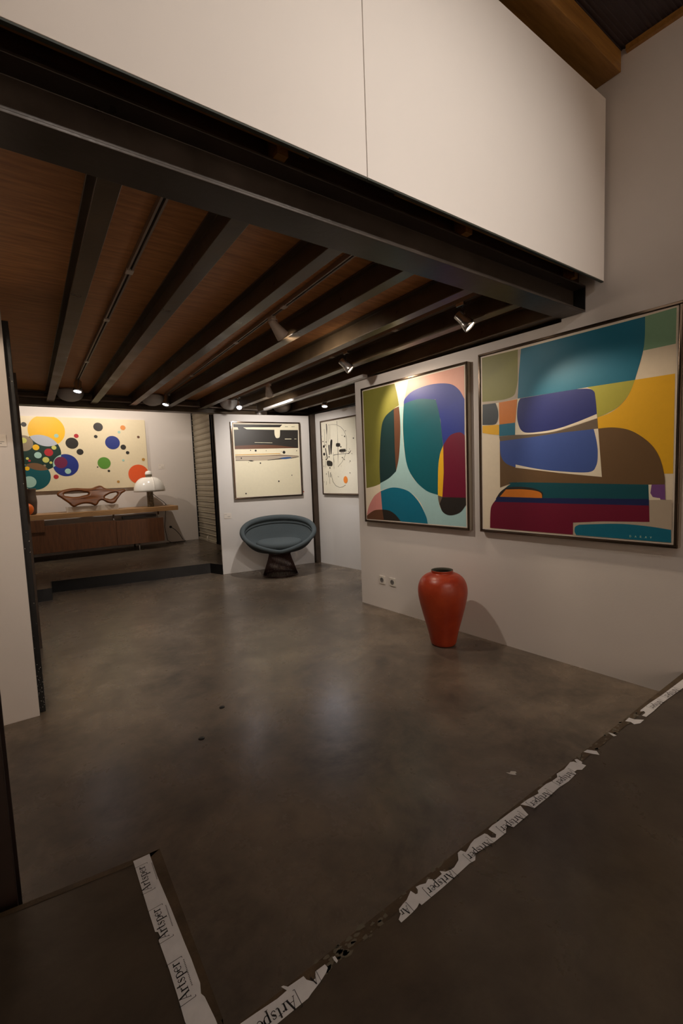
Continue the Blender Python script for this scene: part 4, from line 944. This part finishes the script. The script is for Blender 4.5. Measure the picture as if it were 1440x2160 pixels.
# round opal ceiling lamps near the far beam
for x, lb in ((0.480, 'leftmost'), (1.360, 'second from the left'), (2.370, 'third from the left'), (3.170, 'rightmost')):
    t = thing('globe_lamp', (x, 6.0, Z_DECK), 'white half globe ceiling lamp at the far beam, %s' % lb, 'lamp', 'half globe ceiling lamps')
    build('mount', MB().lathe([(0.10, 0.0), (0.10, -0.018), (0.14, -0.020)], (x, 6.0, Z_DECK + 0.0015), n=32, caps=False), 'lamp_white', t)
    build('globe', MB().lathe([(0.137, -0.020), (0.138, -0.035), (0.132, -0.06), (0.115, -0.09), (0.085, -0.115), (0.045, -0.13), (0.0, -0.134)], (x, 6.0, Z_DECK), n=36, caps=False), 'opal_glass', t)

# ------------------------------------------------------------------ tape with lettering on the platform edge
def ell(cx, cy, rx, ry, a0, a1, n=10):
    return [(cx + rx * math.cos(math.radians(a0 + (a1 - a0) * i / n)), cy + ry * math.sin(math.radians(a0 + (a1 - a0) * i / n))) for i in range(n + 1)]
# strokes: (points, width); cap height 1, x-height 0.64
GLYPH = {
 '[': (0.30, [([(0.22, 1.12), (0.06, 1.12), (0.06, -0.34), (0.22, -0.34)], 0.05)]),
 ']': (0.30, [([(0.02, 1.12), (0.18, 1.12), (0.18, -0.34), (0.02, -0.34)], 0.05)]),
 'A': (0.82, [([(0.06, 0.0), (0.38, 1.0)], 0.05), ([(0.36, 1.0), (0.68, 0.0)], 0.15), ([(0.19, 0.36), (0.52, 0.36)], 0.05), ([(-0.02, 0.02), (0.18, 0.02)], 0.04), ([(0.54, 0.02), (0.82, 0.02)], 0.04)]),
 'r': (0.50, [([(0.15, 0.0), (0.15, 0.64)], 0.13), ([(0.18, 0.42), (0.28, 0.58), (0.38, 0.60)], 0.06), ([(0.36, 0.60), (0.40, 0.50)], 0.12), ([(0.0, 0.02), (0.30, 0.02)], 0.04), ([(0.02, 0.62), (0.14, 0.62)], 0.04)]),
 't': (0.42, [([(0.16, 0.88), (0.16, 0.12)], 0.13), ([(0.16, 0.12), (0.22, 0.03), (0.36, 0.08)], 0.07), ([(0.0, 0.62), (0.36, 0.62)], 0.05)]),
 's': (0.50, [([(0.38, 0.48), (0.34, 0.60), (0.20, 0.62), (0.08, 0.54), (0.10, 0.42)], 0.06), ([(0.10, 0.44), (0.22, 0.35), (0.34, 0.25)], 0.14), ([(0.36, 0.26), (0.38, 0.12), (0.24, 0.02), (0.10, 0.04), (0.04, 0.18)], 0.06)]),
 'p': (0.66, [([(0.14, -0.34), (0.14, 0.64)], 0.13), (ell(0.30, 0.32, 0.24, 0.31, 150, -150, 14), 0.07), ([(0.53, 0.46), (0.55, 0.32), (0.53, 0.18)], 0.13), ([(0.0, -0.33), (0.28, -0.33)], 0.04), ([(0.02, 0.62), (0.14, 0.62)], 0.04)]),
 'e': (0.56, [(ell(0.27, 0.32, 0.22, 0.31, 10, 310, 14), 0.06), ([(0.07, 0.46), (0.05, 0.32), (0.07, 0.18)], 0.13), ([(0.06, 0.36), (0.49, 0.36)], 0.05)]),
}
def strokes(mb, text, start, end, up, z, count=9):
    """lay text on the floor from start to end; up points to the letter tops"""
    total = sum(GLYPH[c][0] for c in text)
    start, end = Vector(start + (z,)), Vector(end + (z,))
    d = (end - start); L = d.length; d.normalize(); k = L / total; u = Vector(up + (0,))
    x = 0.0
    for c in text[:count]:
        adv, sts = GLYPH[c]
        for pts, w_ in sts:
            for (x0, y0), (x1, y1) in zip(pts[:-1], pts[1:]):
                p = start + d * ((x + x0) * k) + u * (y0 * k); q = start + d * ((x + x1) * k) + u * (y1 * k)
                dr = (q - p).normalized(); sd = Vector((-dr.y, dr.x, 0)) * (w_ * k / 2)
                if abs(dr.x * d.x + dr.y * d.y) > 0.7 and w_ > 0.1: pass
                mb.add([p - sd, q - sd, q + sd, p + sd], [(0, 1, 2, 3)])
        x += adv
ZT = Z_PLAT + 0.0018
def tape(keys, words, label, small=False):
    pts = [p for k in keys for p in TAPES[k]]
    cx = sum(p[0] for p in pts) / len(pts); cy = sum(p[1] for p in pts) / len(pts)
    t = thing('floor_tape', (cx, cy, ZT), label, 'tape', 'printed tape on the platform edge')
    for k in keys:
        build('tape_strip', MB().prism(TAPES[k], ZT, ZT + 0.0006), 'tape_white', t)
    mb = MB()
    for w_, cnt in words:
        x0, y0, x1, y1 = WORDS[w_]
        d = Vector((x1 - x0, y1 - y0)).normalized(); up = (-d.y, d.x)
        off = 0.0065
        strokes(mb, '[Artsper]', (x0 - up[0] * off, y0 - up[1] * off), (x1 - up[0] * off, y1 - up[1] * off), up, ZT + 0.0011, cnt)
    if mb.v: build('lettering', mb, 'ink_black', t)['kind'] = 'stuff'
    if small:
        sm = MB()
        for w_, cnt in words:
            x0, y0, x1, y1 = WORDS[w_]
            for i in range(16):
                f0 = 0.26 + i * 0.040; yy = y0 + (y1 - y0) * f0
                sm.box(0.2215, 0.2240, yy, yy + 0.0026, ZT + 0.0010, ZT + 0.0012)
        build('small_print', sm, 'ink_grey', t)
    return t
tape(['L'], [(10, 9), (11, 9), (12, 9)], 'whole white printed tape strip along the lower left platform edge', True)
tape(['H'], [(6, 9), (7, 2)], 'torn printed tape strip at the bottom edge of the photo')
tape(['F'], [(2, 9), (3, 9), (4, 9), (5, 3)], 'longest torn printed tape strip on the right platform edge')
tape(['E'], [(0, 9), (1, 9)], 'torn printed tape strip with two words, farther along the right platform edge')
tape(['A'], [(8, 9), (9, 9)], 'worn printed tape strip at the far end, near the right wall')
for k, lb in (('B', 'white tape scrap just left of the strip near the right wall'), ('C', 'smallest white tape scrap on the bare stretch of the platform edge'), ('D', 'slanted white tape scrap above the strip with two words'), ('I', 'tiny white tape scrap beside the bottom tape strip')):
    p = TAPES[k]
    o = build('tape_scrap', MB().prism(p, ZT, ZT + 0.0008), 'tape_white', at=(sum(q[0] for q in p) / len(p), sum(q[1] for q in p) / len(p), ZT))
    tag(o, lb, 'tape', 'torn tape scraps')
# glue left where the tape came off
gl = MB(); gl2 = MB()
def residue(x0, x1, n):
    for i in range(n):
        x = random.uniform(x0, x1); y = 0.838 + 0.0172 * (x - 0.25) + random.uniform(0.0, 0.034)
        r = random.uniform(0.002, 0.010); m_ = random.randint(5, 7)
        poly = [(x + r * random.uniform(0.5, 1.3) * 1.5 * math.cos(2 * math.pi * j / m_), y + r * random.uniform(0.4, 1.0) * math.sin(2 * math.pi * j / m_)) for j in range(m_)]
        gl.add([(px, py, ZT + 0.0001) for px, py in poly], [list(range(m_))])
residue(0.48, 0.76, 40); residue(1.70, 2.28, 55); residue(0.76, 1.7, 30)
o = build('tape_residue', gl, 'tape_residue', fp); o['kind'] = 'stuff'

# paper scrap and specks on the main floor
pp = [(1.628, 1.150), (1.640, 1.138), (1.652, 1.142), (1.668, 1.128), (1.662, 1.120), (1.655, 1.122), (1.650, 1.112), (1.640, 1.120), (1.632, 1.134)]
tag(build('paper_scrap', MB().prism(pp, 0.0006, 0.0016), 'label_paper', at=(1.65, 1.13, 0.0006)), 'small torn white paper scrap lying on the concrete floor', 'paper scrap')
sp = MB()
for i in range(46):
    x = random.uniform(0.4, 2.4); y = random.uniform(1.0, 3.0); r = random.uniform(0.0012, 0.0035)
    sp.add([(x + r * math.cos(2 * math.pi * j / 6), y + r * math.sin(2 * math.pi * j / 6), 0.0007) for j in range(6)], [list(range(6))])
o = build('paint_specks', sp, 'tape_residue', floor); o['kind'] = 'stuff'
for x, y, lb in ((0.834, 2.509, 'round dark floor plug farther from the camera, left of the middle'), (0.636, 2.266, 'round dark floor plug nearer the camera, left of the middle')):
    tag(build('floor_plug', MB().lathe([(0.0, 0.0), (0.016, 0.0), (0.014, 0.003), (0.0, 0.003)], (x, y, 0.0004), n=16, caps=False), 'steel_black', at=(x, y, 0.0004)), lb, 'floor plug')
